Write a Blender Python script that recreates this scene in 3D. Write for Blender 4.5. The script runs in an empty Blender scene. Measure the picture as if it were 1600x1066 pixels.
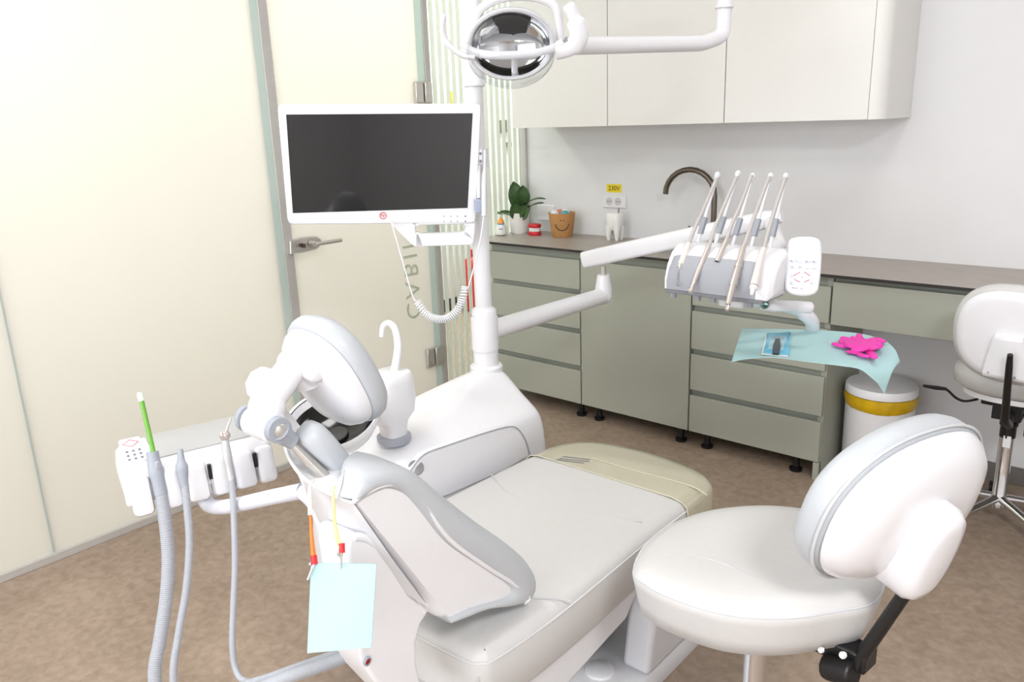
import bpy, bmesh, math, random
from mathutils import Vector, Matrix
random.seed(7)
COL = bpy.context.scene.collection
PI = math.pi
# ------------------------------------------------------------------ camera model (from the vanishing points)
FPX, CX, CY, HC = 1244.0, 800.0, 533.0, 1.5
_V = Vector((155, 4467, FPX)).normalized()
_A = Vector((-1480, -291, FPX))
_mx = (_A - _V * _A.dot(_V)).normalized()
AZ = -_V; AX = -_mx; AY = AZ.cross(AX)
CAM = Vector((0, 0, HC))
def ray(px, py):
    v = Vector((px - CX, py - CY, FPX)); return Vector((AX.dot(v), AY.dot(v), AZ.dot(v)))
def PD(px, py, d): return CAM + ray(px, py) * (d / FPX)
def PX(px, py, x): r = ray(px, py); return CAM + r * (x / r.x)
def PY(px, py, y): r = ray(px, py); return CAM + r * (y / r.y)
def PZ(px, py, z): r = ray(px, py); return CAM + r * ((z - HC) / r.z)
def PP(px, py, o, n): r = ray(px, py); return CAM + r * ((o - CAM).dot(n) / r.dot(n))
V = Vector
# ------------------------------------------------------------------ materials
def lin(c): return tuple(((v / 255) / 12.92 if v / 255 <= .04045 else ((v / 255 + .055) / 1.055) ** 2.4) for v in c) + (1,)
MATS = {}
def mat(name, c, rough=.5, metal=0, var=.03, scale=30, bump=0, spec=.5, alpha=1, trans=0, coat=0):
    if name in MATS: return MATS[name]
    m = bpy.data.materials.new(name); m.use_nodes = True; nt = m.node_tree; b = nt.nodes['Principled BSDF']
    c = lin(c)
    n = nt.nodes.new('ShaderNodeTexNoise'); n.inputs['Scale'].default_value = scale; n.inputs['Detail'].default_value = 4
    tc = nt.nodes.new('ShaderNodeTexCoord'); nt.links.new(tc.outputs['Object'], n.inputs['Vector'])
    r = nt.nodes.new('ShaderNodeValToRGB'); r.color_ramp.elements[0].position = .3; r.color_ramp.elements[1].position = .7
    r.color_ramp.elements[0].color = tuple(v * (1 - var) for v in c[:3]) + (1,); r.color_ramp.elements[1].color = tuple(min(1, v * (1 + var)) for v in c[:3]) + (1,)
    nt.links.new(n.outputs['Fac'], r.inputs['Fac']); nt.links.new(r.outputs['Color'], b.inputs['Base Color'])
    b.inputs['Roughness'].default_value = rough; b.inputs['Metallic'].default_value = metal
    b.inputs['Specular IOR Level'].default_value = spec; b.inputs['Alpha'].default_value = alpha
    b.inputs['Transmission Weight'].default_value = trans; b.inputs['Coat Weight'].default_value = coat
    if bump:
        bp = nt.nodes.new('ShaderNodeBump'); bp.inputs['Strength'].default_value = bump; bp.inputs['Distance'].default_value = .002
        n2 = nt.nodes.new('ShaderNodeTexNoise'); n2.inputs['Scale'].default_value = scale * 8; nt.links.new(tc.outputs['Object'], n2.inputs['Vector'])
        nt.links.new(n2.outputs['Fac'], bp.inputs['Height']); nt.links.new(bp.outputs['Normal'], b.inputs['Normal'])
    MATS[name] = m; return m
WHITE = mat('white_plastic', (231, 231, 235), .28, var=.008, coat=.3)
SOFTW = mat('soft_white_plastic', (232, 232, 235), .4, var=.01)
WALL = mat('wall_paint', (226, 226, 228), .85, var=.01, scale=8, bump=.05)
LEATH = mat('grey_upholstery', (202, 201, 200), .42, var=.012, scale=60, bump=.06)
LEATH2 = mat('cool_grey_upholstery', (188, 192, 197), .42, var=.012, scale=60, bump=.06)
SEAM = mat('upholstery_seam', (188, 188, 190), .6)
PIPE = mat('upholstery_piping', (200, 202, 206), .45)
LIGHTPIPE = mat('white_piping', (212, 212, 213), .5)
GREY = mat('grey_plastic', (160, 165, 175), .4, var=.01)
HOSE = mat('hose_grey', (172, 175, 182), .45, var=.02)
MIDGREY = mat('tray_mat_grey', (178, 178, 177), .5, var=.01)
FRONTGREY = mat('console_front_grey', (158, 160, 168), .45, var=.01)
STEEL = mat('brushed_steel', (206, 203, 198), .3, .7, var=.03)
CHROME = mat('chrome', (225, 225, 228), .08, 1, var=.01)
HANDP = mat('handpiece_metal', (205, 196, 190), .3, .6, var=.02)
WHIP = mat('whip_tube_grey', (186, 182, 180), .4, .1, var=.02)
BRONZE = mat('bronze_tap', (112, 103, 95), .3, .9, var=.03)
BLACK = mat('black_plastic', (18, 18, 19), .4, var=.05)
BLACKG = mat('black_gloss', (10, 10, 11), .12, var=.05)
SCREEN = mat('screen_glass', (5, 5, 6), .06, var=.01, spec=.9)
SAGE = mat('sage_laminate', (165, 168, 156), .5, var=.012, scale=3)
SAGE2 = mat('sage_carcass', (150, 155, 145), .55, var=.012, scale=3)
CUPB = mat('white_lacquer', (229, 228, 225), .45, var=.006)
COUNTER = mat('taupe_stone', (166, 157, 149), .38, var=.06, scale=14)
DARK = mat('dark_baseboard', (48, 46, 44), .6, var=.05)  # own dark colour of the corridor baseboard
SKIRT = mat('grey_skirting', (112, 108, 104), .6, var=.04)
ALU = mat('aluminium_profile', (196, 194, 190), .4, .25, var=.02)

TEAL = mat('teal_paper', (178, 215, 217), .8, var=.015, scale=90, bump=.25)
VINYL = mat('clear_vinyl_cover', (188, 183, 162), .2, var=.02, scale=6, coat=.4)
PINK = mat('pink_nitrile', (240, 60, 178), .5, var=.04)
YELLOW = mat('yellow_bag', (205, 165, 12), .3, var=.15, scale=25)
KRAFT = mat('kraft_paper', (190, 140, 88), .75, var=.06)
RED = mat('red_plastic', (205, 35, 45), .35, var=.03)
ORANGE = mat('orange_silicone', (245, 125, 40), .45, var=.02)
PALEYEL = mat('pale_yellow_silicone', (236, 230, 150), .45, var=.02)
PALEPINK = mat('pale_pink_silicone', (240, 222, 214), .45, var=.02)
LEAF = mat('leaf_green', (62, 92, 48), .45, var=.3, scale=25)
STEM = mat('stem_green', (120, 160, 70), .5)
CERAM = mat('white_ceramic', (236, 235, 232), .3, var=.01)
GREENT = mat('green_tube', (110, 172, 62), .25, var=.03)
CLEARTIP = mat('pale_tip', (214, 232, 212), .3)
INK = mat('grey_print', (120, 122, 130), .6); REDINK = mat('red_print', (200, 60, 80), .6)
KEYPAN = mat('keypad_panel', (226, 228, 238), .35, var=.01)
KEYCAP = mat('keypad_key', (212, 214, 224), .4, var=.02)
BLUEP = mat('pouch_blue_film', (110, 195, 225), .2, var=.12, scale=60)
PAPER = mat('pouch_paper', (238, 240, 242), .7)
TOOLD = mat('dark_instruments', (52, 74, 82), .3, .5, var=.2, scale=80)
STICK = mat('yellow_sticker', (236, 214, 40), .6)
SUBTLE = mat('socket_white', (233, 232, 234), .4, var=.005)
HOLE = mat('socket_recess', (205, 204, 208), .5)

def floor_mat():
    m = bpy.data.materials.new('brown_marbled_vinyl'); m.use_nodes = True; nt = m.node_tree; b = nt.nodes['Principled BSDF']
    tc = nt.nodes.new('ShaderNodeTexCoord')
    n1 = nt.nodes.new('ShaderNodeTexNoise'); n1.inputs['Scale'].default_value = 5; n1.inputs['Detail'].default_value = 10; n1.inputs['Roughness'].default_value = .72
    n2 = nt.nodes.new('ShaderNodeTexNoise'); n2.inputs['Scale'].default_value = 34; n2.inputs['Detail'].default_value = 6; n2.inputs['Distortion'].default_value = .6
    for n in (n1, n2): nt.links.new(tc.outputs['Object'], n.inputs['Vector'])
    mx = nt.nodes.new('ShaderNodeMath'); mx.operation = 'ADD'; nt.links.new(n1.outputs['Fac'], mx.inputs[0]); nt.links.new(n2.outputs['Fac'], mx.inputs[1])
    r = nt.nodes.new('ShaderNodeValToRGB'); e = r.color_ramp.elements
    e[0].position = .36; e[0].color = lin((140, 122, 106)); e[1].position = .6; e[1].color = lin((166, 147, 130))
    mp = nt.nodes.new('ShaderNodeMath'); mp.operation = 'MULTIPLY'; mp.inputs[1].default_value = .5; nt.links.new(mx.outputs[0], mp.inputs[0])
    nt.links.new(mp.outputs[0], r.inputs['Fac']); nt.links.new(r.outputs['Color'], b.inputs['Base Color'])
    b.inputs['Roughness'].default_value = .55; return m
FLOOR = floor_mat()

def frosted(name, c, tr):
    m = bpy.data.materials.new(name); m.use_nodes = True; nt = m.node_tree; nt.nodes.remove(nt.nodes['Principled BSDF'])
    out = nt.nodes['Material Output']
    n = nt.nodes.new('ShaderNodeTexNoise'); n.inputs['Scale'].default_value = 2
    r = nt.nodes.new('ShaderNodeValToRGB'); c = lin(c); r.color_ramp.elements[0].color = tuple(v * .98 for v in c[:3]) + (1,); r.color_ramp.elements[1].color = c
    nt.links.new(n.outputs['Fac'], r.inputs['Fac'])
    d = nt.nodes.new('ShaderNodeBsdfDiffuse'); t = nt.nodes.new('ShaderNodeBsdfTranslucent'); g = nt.nodes.new('ShaderNodeBsdfGlossy'); g.inputs['Roughness'].default_value = .3
    for x in (d, t): nt.links.new(r.outputs['Color'], x.inputs['Color'])
    m1 = nt.nodes.new('ShaderNodeMixShader'); m1.inputs[0].default_value = tr; nt.links.new(d.outputs[0], m1.inputs[1]); nt.links.new(t.outputs[0], m1.inputs[2])
    m2 = nt.nodes.new('ShaderNodeMixShader'); m2.inputs[0].default_value = .04; nt.links.new(m1.outputs[0], m2.inputs[1]); nt.links.new(g.outputs[0], m2.inputs[2])
    nt.links.new(m2.outputs[0], out.inputs['Surface']); return m
FROST = frosted('frosted_glass', (240, 240, 234), .55)
FILM = frosted('frosted_film', (240, 242, 236), .5)
GEDGE = frosted('green_glass_edge', (218, 231, 226), .45)
LETTER = frosted('etched_lettering', (226, 234, 214), .3)
def clear(name, tint, ior=1.3):
    m = bpy.data.materials.new(name); m.use_nodes = True; nt = m.node_tree; nt.nodes.remove(nt.nodes['Principled BSDF'])
    out = nt.nodes['Material Output']; t = nt.nodes.new('ShaderNodeBsdfTransparent'); t.inputs['Color'].default_value = lin(tint)
    g = nt.nodes.new('ShaderNodeBsdfGlossy'); g.inputs['Roughness'].default_value = .02
    lw = nt.nodes.new('ShaderNodeLayerWeight'); lw.inputs['Blend'].default_value = .5
    pw = nt.nodes.new('ShaderNodeMath'); pw.operation = 'POWER'; nt.links.new(lw.outputs['Facing'], pw.inputs[0]); pw.inputs[1].default_value = 4
    f = nt.nodes.new('ShaderNodeMath'); f.operation = 'MULTIPLY_ADD'; nt.links.new(pw.outputs[0], f.inputs[0]); f.inputs[1].default_value = .35 * (ior - .6); f.inputs[2].default_value = .03
    m2 = nt.nodes.new('ShaderNodeMixShader'); nt.links.new(f.outputs[0], m2.inputs[0]); nt.links.new(t.outputs[0], m2.inputs[1]); nt.links.new(g.outputs[0], m2.inputs[2])
    nt.links.new(m2.outputs[0], out.inputs['Surface']); return m
CLEAR = clear('clear_glass', (242, 248, 244)); COVER = clear('clear_lamp_cover', (243, 244, 245), 3.2)
def emit(name, c, s):
    m = bpy.data.materials.new(name); m.use_nodes = True; b = m.node_tree.nodes['Principled BSDF']
    b.inputs['Base Color'].default_value = lin(c); b.inputs['Emission Color'].default_value = lin(c); b.inputs['Emission Strength'].default_value = s; return m
LED = emit('led_panel', (255, 252, 246), 3)

# ------------------------------------------------------------------ mesh helpers
def cat(pts, n=6, closed=False):
    pts = [V(p) for p in pts]; out = []; L = len(pts)
    for i in range(L if closed else L - 1):
        if closed: p0, p1, p2, p3 = pts[i - 1], pts[i], pts[(i + 1) % L], pts[(i + 2) % L]
        else: p0, p1, p2, p3 = pts[max(i - 1, 0)], pts[i], pts[i + 1], pts[min(i + 2, L - 1)]
        for k in range(n):
            t = k / n; out.append(.5 * ((2 * p1) + (p2 - p0) * t + (2 * p0 - 5 * p1 + 4 * p2 - p3) * t * t + (3 * p1 - p0 - 3 * p2 + p3) * t ** 3))
    if not closed: out.append(pts[-1].copy())
    return out
class M:
    def __init__(s): s.v = []; s.f = []
    def add(s, v, f):
        o = len(s.v); s.v += [V(p) for p in v]; s.f += [tuple(i + o for i in q) for q in f]; return s
    def box(s, x0, x1, y0, y1, z0, z1): return s.obox(V(((x0 + x1) / 2, (y0 + y1) / 2, (z0 + z1) / 2)), (V((1, 0, 0)), V((0, 1, 0)), V((0, 0, 1))), (abs(x1 - x0) / 2, abs(y1 - y0) / 2, abs(z1 - z0) / 2))
    def obox(s, c, ax, h):
        v = [V(c) + ax[0] * (a * h[0]) + ax[1] * (b * h[1]) + ax[2] * (d * h[2]) for a in (-1, 1) for b in (-1, 1) for d in (-1, 1)]
        return s.add(v, [(0, 1, 3, 2), (4, 6, 7, 5), (0, 4, 5, 1), (2, 3, 7, 6), (0, 2, 6, 4), (1, 5, 7, 3)])
    def loft(s, rings, cap=(True, True), closed=True):
        n = len(rings[0]); v = [p for r in rings for p in r]; f = []
        for i in range(len(rings) - 1):
            for j in range(n if closed else n - 1):
                k = (j + 1) % n; f.append((i * n + j, i * n + k, (i + 1) * n + k, (i + 1) * n + j))
        if cap[0]: f.append(tuple(reversed(range(n))))
        if cap[1]: f.append(tuple((len(rings) - 1) * n + j for j in range(n)))
        return s.add(v, f)
    def tube(s, pts, r, n=12, cap=True, flat=None, p=2):
        pts = [V(p) for p in pts]; rs = r if isinstance(r, (list, tuple)) else [r] * len(pts)
        if len(rs) != len(pts): rs = [rs[0] + (rs[-1] - rs[0]) * i / (len(pts) - 1) for i in range(len(pts))]
        T = [(pts[min(i + 1, len(pts) - 1)] - pts[max(i - 1, 0)]).normalized() for i in range(len(pts))]
        a = V(flat).normalized() if flat else (V((0, 0, 1)) if abs(T[0].z) < .9 else V((1, 0, 0)))
        rings = []
        for c_, t, q in zip(pts, T, rs):
            a = (a - t * a.dot(t)).normalized(); b = t.cross(a)
            qa, qb = q if isinstance(q, tuple) else (q, q)
            rings.append([c_ + a * (qa * math.copysign(abs(math.cos(2 * PI * k / n)) ** (2 / p), math.cos(2 * PI * k / n))) + b * (qb * math.copysign(abs(math.sin(2 * PI * k / n)) ** (2 / p), math.sin(2 * PI * k / n))) for k in range(n)])
        return s.loft(rings, (cap, cap))
    def prism(s, poly, vec): return s.loft([[V(p) for p in poly], [V(p) + V(vec) for p in poly]])
    def lathe(s, prof, o=(0, 0, 0), ax=(0, 0, 1), n=28, cap=(True, True)):
        ax = V(ax).normalized(); a = ax.orthogonal().normalized(); b = ax.cross(a); o = V(o)
        return s.loft([[o + ax * h + (a * math.cos(2 * PI * k / n) + b * math.sin(2 * PI * k / n)) * max(r, 1e-4) for k in range(n)] for r, h in prof], cap)
    def ell(s, c, r, ax=None, n=18, m=10):
        ax = ax or (V((1, 0, 0)), V((0, 1, 0)), V((0, 0, 1))); c = V(c); rings = []
        for i in range(m + 1):
            t = -PI / 2 + PI * (i + .02 * (1 if i == 0 else -1 if i == m else 0)) / m
            rings.append([c + ax[0] * (r[0] * math.cos(t) * math.cos(2 * PI * k / n)) + ax[1] * (r[1] * math.cos(t) * math.sin(2 * PI * k / n)) + ax[2] * (r[2] * math.sin(t)) for k in range(n)])
        return s.loft(rings)
    def pad(s, out, fr, layers, crown=0):
        """cushion: 2D outline in frame fr=(o,x,y,z); layers=[(inset,height)...]"""
        o, x, y, z = fr; n = len(out); P = [V((p[0], p[1])) for p in out]
        area = sum(P[i].x * P[(i + 1) % n].y - P[(i + 1) % n].x * P[i].y for i in range(n))
        N = []
        for i in range(n):
            t = P[(i + 1) % n] - P[i - 1]; q = V((t.y, -t.x)); q = q.normalized() if q.length > 1e-9 else q
            N.append(q if area > 0 else -q)
        c = sum(P, V((0, 0))) / n
        return s.loft([[o + x * (c.x + (p.x - q.x * L[0] - c.x) * (L[2] if len(L) > 2 else 1)) + y * (c.y + (p.y - q.y * L[0] - c.y) * (L[2] if len(L) > 2 else 1)) + z * L[1] for p, q in zip(P, N)] for L in layers])
def sup(a, b, p=2.6, n=40, cx=0, cy=0):
    r = []
    for k in range(n):
        t = 2 * PI * k / n; c, s_ = math.cos(t), math.sin(t)
        r.append((cx + a * math.copysign(abs(c) ** (2 / p), c), cy + b * math.copysign(abs(s_) ** (2 / p), s_)))
    return r
def rrect(w, h, r, n=5, cx=0, cy=0):
    o = []
    for sx, sy, a0 in ((1, 1, 0), (-1, 1, PI / 2), (-1, -1, PI), (1, -1, 1.5 * PI)):
        for k in range(n + 1):
            a = a0 + PI / 2 * k / n; o.append((cx + sx * (w / 2 - r) + r * math.cos(a), cy + sy * (h / 2 - r) + r * math.sin(a)))
    return o
def to2(pts, o, x, y): return [((p - o).dot(x), (p - o).dot(y)) for p in pts]
OFF = {}
def obj(name, m, material, parent=None, bevel=0, seg=2, sub=0, sharp=40, origin=None):
    me = bpy.data.meshes.new(name)
    if parent is not None: off = OFF[parent.name]
    elif origin is not None: off = V(origin)
    else:
        xs = [[p[i] for p in m.v] for i in range(3)]; off = V(((min(xs[0]) + max(xs[0])) / 2, (min(xs[1]) + max(xs[1])) / 2, min(xs[2])))
    me.from_pydata([tuple(p - off) for p in m.v], [], m.f)
    bm = bmesh.new(); bm.from_mesh(me); bmesh.ops.remove_doubles(bm, verts=bm.verts, dist=2e-5); bmesh.ops.recalc_face_normals(bm, faces=bm.faces); bm.to_mesh(me); bm.free()
    me.shade_smooth(); me.set_sharp_from_angle(angle=math.radians(sharp))
    me.materials.append(material)
    o = bpy.data.objects.new(name, me); COL.objects.link(o)
    if parent is not None: o.parent = parent
    else: o.location = off
    OFF[o.name] = off.copy()
    if bevel:
        b = o.modifiers.new('bevel', 'BEVEL'); b.width = bevel; b.segments = seg; b.limit_method = 'ANGLE'; b.angle_limit = math.radians(35); b.harden_normals = False
    if sub:
        q = o.modifiers.new('sub', 'SUBSURF'); q.levels = sub; q.render_levels = sub
    return o
def thing(name, label, category, loc, group=None):
    o = bpy.data.objects.new(name, None); COL.objects.link(o); o.location = V(loc); o.empty_display_size = .1
    OFF[o.name] = V(loc); o['label'] = label; o['category'] = category
    if group: o['group'] = group
    return o
def tag(o, label, category, group=None):
    o['label'] = label; o['category'] = category
    if group: o['group'] = group
    return o
def struct(o): o['kind'] = 'structure'; return o
def lab(o, l): o['label'] = l; return o
def text(body, size, fr, depth=.0006, space=1.0):
    cu = bpy.data.curves.new('t', 'FONT'); cu.body = body; cu.size = size; cu.extrude = depth; cu.align_x = 'CENTER'; cu.align_y = 'CENTER'; cu.space_character = space; cu.resolution_u = 3
    t = bpy.data.objects.new('t', cu); COL.objects.link(t); dg = bpy.context.evaluated_depsgraph_get(); dg.update()
    me = bpy.data.meshes.new_from_object(t.evaluated_get(dg)); o, x, y, z = fr
    m = M(); m.add([o + x * v.co.x + y * v.co.y + z * v.co.z for v in me.vertices], [tuple(p.vertices) for p in me.polygons])
    bpy.data.objects.remove(t); bpy.data.curves.remove(cu); bpy.data.meshes.remove(me); return m
EX, EY, EZ = V((1, 0, 0)), V((0, 1, 0)), V((0, 0, 1))

# ================================================================== THE ROOM
XL, YB, XR, YN, ZC = -3.0, 3.555, 2.6, -2.3, 2.7
YC = 6.2
struct(obj('floor', M().box(-4.7, XR + .1, YN - .1, YC + .1, -.06, 0), FLOOR))
struct(obj('ceiling', M().box(-4.7, XR + .1, YN - .1, YC + .1, ZC, ZC + .08), WALL))
struct(obj('wall_back', M().box(XL - .01, XR + .1, YB, YB + .1, 0, ZC), WALL))
struct(obj('wall_far', M().box(-4.7, XL + .1, YC, YC + .1, 0, ZC), WALL)); struct(obj('wall_side', M().box(XL, XL + .1, YB + .1, YC, 0, ZC), WALL))
struct(obj('trim_6', M().box(XL + .001, -2.955, 3.535, YB, .0, ZC), ALU, bevel=.002))
struct(obj('wall_right', M().box(XR, XR + .1, YN, YB, 0, ZC), WALL))
wn = M(); wn.box(-4.7, XR + .1, YN - .1, YN, 0, .9); wn.box(-4.7, XR + .1, YN - .1, YN, 2.4, ZC); wn.box(-4.7, -2.4, YN - .1, YN, .9, 2.4); wn.box(1.2, XR + .1, YN - .1, YN, .9, 2.4)
struct(obj('wall_front', wn, WALL))
struct(obj('wall_corridor', M().box(-4.7, -4.6, YN, YC, 0, ZC), WALL))
struct(obj('baseboard_corridor', M().box(-4.6, -4.585, YN, YC, 0, .1), DARK))
struct(obj('baseboard_back', M().box(-1.06, XR, YB - .012, YB, 0, .075), SKIRT))
# glass partition on the left
T = .012
def pane(name, y0, y1, z0=.03, z1=ZC, m=FROST, t=T): return struct(obj(name, M().box(XL - t, XL, y0, y1, z0, z1), m))
pane('window_1', YN, .838); pane('window_2', .844, 1.905)
struct(obj('baseboard_left', M().box(XL - .03, XL + .012, YN, 1.93, 0, .03), ALU, bevel=.002))
struct(obj('trim_1', M().box(XL - .03, XL + .004, 1.94, 1.985, 0, ZC), ALU, bevel=.003))
struct(obj('trim_2', M().box(XL - .014, XL + .002, 1.905, 1.94, .03, ZC), GEDGE))
struct(obj('trim_5', M().box(XL - .013, XL + .001, .838, .844, .03, ZC), GEDGE))
door = struct(obj('door_1', M().box(XL - T, XL, 1.99, 2.79, .012, 2.3), FROST))
struct(obj('trim_3', M().box(XL - .014, XL + .002, 2.79, 2.835, .012, ZC), GEDGE))
struct(obj('trim_4', M().box(XL - .03, XL + .004, 2.84, 2.875, 0, ZC), ALU, bevel=.003))
struct(obj('window_4', M().box(XL - T, XL, 1.99, 2.79, 2.304, ZC), FROST))
g3 = pane('window_3', 2.875, 3.55, .012, ZC, CLEAR, .01)
st = M(); y = 2.885
while y < 3.53:
    st.box(XL + .0005, XL + .0025, y, y + .028, .02 + (.0 if int(y * 100) % 2 else .25) * 0, ZC); y += .046
obj('frosted_stripe', st, FILM, g3)
# lettering, hinges and handle on the door
obj('lettering', text('CABINET', .135, (V((XL + .002, 2.655, .85)), EZ, EY, -EX), space=1.25), LETTER, door)
for zc, yc in ((1.64, 2.80), (.30, 2.765)):
    h = M(); h.box(XL - .02, XL + .022, yc - .045, yc + .004, zc - .05, zc + .05); h.box(XL - .02, XL + .03, yc + .01, yc + .055, zc - .05, zc + .05)
    obj('hinge', h, STEEL, door, bevel=.005)
hd = M(); f = (V((XL, 2.08, 1.0)), EY, EZ, EX)
hd.pad(to2([PX(a, b, XL) for a, b in ((448, 376), (470, 370.5), (490, 369), (497, 374), (498, 381), (490, 389), (470, 394), (449, 397))], f[0], EY, EZ), f, [(0, 0), (0, .022), (.004, .026)])
hp = obj('lock_plate', hd, STEEL, door, sharp=30)
q = PX(485, 380, XL + .03)
obj('door_handle', M().tube([q, q + EX * .045], .011).tube(cat([q + EX * .045, q + V((.05, .02, 0)), q + V((.05, .13, .0))], 4), (.009), flat=EX), STEEL, hp)
q = PX(468, 383, XL + .02); obj('key', M().tube([q, q + EX * .022], .009).obox(q + EX * .03, (EX, EY, EZ), (.012, .003, .009)), BRONZE, hp)
# things in the corridor, seen between the stripes
q = PX(739, 470, -4.45); q.z = 0
tag(obj('fire_extinguisher', M().lathe([(.05, 0), (.07, .01), (.072, .36), (.05, .42), (.018, .44), (.018, .5)], q, n=20), RED), 'red cylinder in the corridor, seen between the glass stripes behind the white pole', 'fire extinguisher')
q = PX(708, 155, -4.58); tag(obj('wall_sign', M().obox(q, (EX, EY, EZ), (.012, .032, .06)), mat('dull_yellow', (200, 178, 60), .6), bevel=.008), 'small yellow sign on the corridor wall above the monitor corner', 'sign')
for k, (a, b) in enumerate(((788, 197), (793, 226))):
    q = PX(a, b, -4.58); w = (.05, .045)[k], (.05, .02)[k]
    tag(obj('wall_switch', M().obox(q, (EX, EY, EZ), (.012,) + w), (SKIRT, SKIRT)[k], bevel=.005), ('larger dark grey plate on the corridor wall left of the upper cabinets', 'smaller grey plate on the corridor wall just under the larger plate')[k], 'wall plate')

# ================================================================== BASE CABINETS
YF = 3.113
def front(name, root, x0, x1, z0, z1): return obj(name, M().box(x0, x1, YF, YF + .019, z0, z1), SAGE, root, bevel=.0015)
ZS = [(.082, .258), (.286, .454), (.48, .654), (.68, .827)]
def cabinet(name, label, x0, x1, zs, feet):
    r = thing(name, label, 'cabinet', ((x0 + x1) / 2, 3.33, 0))
    obj('carcass', M().box(x0, x1, YF + .028, 3.545, .084, .866), SAGE2, r)
    for z0, z1 in zs: front('drawer_front' if len(zs) > 1 else 'door', r, x0 + .002, x1 - .002, z0, z1)
    for x in feet:
        for yy in (3.165, 3.5): obj('foot', M().lathe([(.026, 0), (.028, .012), (.015, .02), (.015, .06), (.03, .07), (.03, .09)], (x, yy, 0), n=16), BLACK, r)
    return r
cabinet('drawer_cabinet', 'sage drawer cabinet under the potted plant, four drawers, leftmost base unit', -2.88, -2.278, ZS, (-2.8, -2.312))
cabinet('sink_cabinet', 'sage cabinet with one wide door below the sink and bronze tap', -2.275, -1.669, [(.082, .827)], (-2.2, -1.73))
r = cabinet('drawer_cabinet', 'sage drawer cabinet with four drawers beside the white waste bin', -1.666, -1.064, ZS, (-1.595, -1.175))
obj('side_panel', M().box(-1.087, -1.0635, YF + .0195, 3.545, 0, .866).box(-1.087, -1.0635, YF + .001, YF + .03, 0, .079), SAGE, r, bevel=.001)
r = thing('desk_unit', 'long sage drawer unit hung under the worktop above the waste bin', 'drawer', (-.3, 3.33, .67))
obj('carcass', M().box(-1.06, .5, YF + .028, 3.545, .68, .866), SAGE2, r)
obj('drawer_front', M().box(-1.058, -.02, YF, YF + .019, .677, .848), SAGE, r, bevel=.0015)
obj('drawer_front', M().box(-.016, .498, YF, YF + .019, .677, .848), SAGE, r, bevel=.0015)
tag(obj('desk_end_panel', M().box(.501, .525, YF, 3.545, 0, .866), SAGE, bevel=.001), 'sage end panel under the right end of the worktop', 'panel')
wt = M(); wt.box(-2.99, -2.2, 3.095, YB, .867, .88); wt.box(-1.8, .53, 3.095, YB, .867, .88); wt.box(-2.2, -1.8, 3.095, 3.2, .867, .88); wt.box(-2.2, -1.8, 3.5, YB, .867, .88)
wk = tag(obj('worktop', wt, COUNTER), 'long thin taupe stone worktop along the white back wall', 'worktop')
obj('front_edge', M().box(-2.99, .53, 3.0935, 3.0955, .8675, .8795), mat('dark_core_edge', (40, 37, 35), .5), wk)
sk = M(); sk.box(-2.2, -1.8, 3.2, 3.206, .74, .879); sk.box(-2.2, -1.8, 3.494, 3.5, .74, .879); sk.box(-2.2, -2.194, 3.206, 3.494, .74, .879); sk.box(-1.806, -1.8, 3.206, 3.494, .74, .879); sk.box(-2.2, -1.8, 3.2, 3.5, .734, .74)
tag(obj('sink', sk, mat('dark_sink', (88, 84, 80), .4, .3)), 'dark sink set into the worktop in front of the tooth pot', 'sink')
r = thing('tap', 'bronze gooseneck tap at the back of the worktop', 'tap', (-1.75, 3.46, .88))
zt = 1.125; pts = [(-1.75, 3.46, .88 + .0), (-1.75, 3.46, 1.0), (-1.75, 3.46, zt)] + [(-1.88 + .13 * math.cos(a), 3.46, zt + .118 * math.sin(a)) for a in [PI * k / 12 for k in range(1, 12)]] + [(-2.01, 3.46, zt)]
obj('spout', M().tube(pts, .0135, 16), BRONZE, r)
obj('base', M().lathe([(.026, 0), (.026, .006), (.02, .01), (.02, .1), (.014, .11)], (-1.75, 3.46, .88)), BRONZE, r)
obj('lever', M().tube([(-1.77, 3.45, .95), (-1.83, 3.43, .962), (-1.86, 3.42, .98)], .006), BRONZE, r)

# upper cabinets
for i, (x0, x1, l) in enumerate(((-2.765, -2.181, 'white upper cabinet farthest left, directly above the potted plant'), (-2.179, -1.594, 'white upper cabinet above the tap, second from the glass wall'), (-1.592, -1.012, 'white upper cabinet with the rounded end piece on its right'))):
    r = thing('wall_cabinet', l, 'cabinet', ((x0 + x1) / 2, 3.38, 1.455), 'white upper cabinets')
    obj('carcass', M().box(x0, x1, 3.231, 3.554, 1.456, 2.3), CUPB, r)
    obj('door', M().box(x0 + .001, x1 - .001, 3.21, 3.23, 1.455, 2.3), CUPB, r, bevel=.001)
    if i == 2:
        pl = [(-1.011, 3.21)] + [(-1.01 + .052 * math.sin(a), 3.262 - .052 * math.cos(a)) for a in [PI / 2 * k / 8 for k in range(9)]] + [(-.955, 3.554), (-1.011, 3.554)]
        obj('rounded_end', M().prism([V((a, b, 1.455)) for a, b in pl], (0, 0, .845)), CUPB, r)

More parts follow.
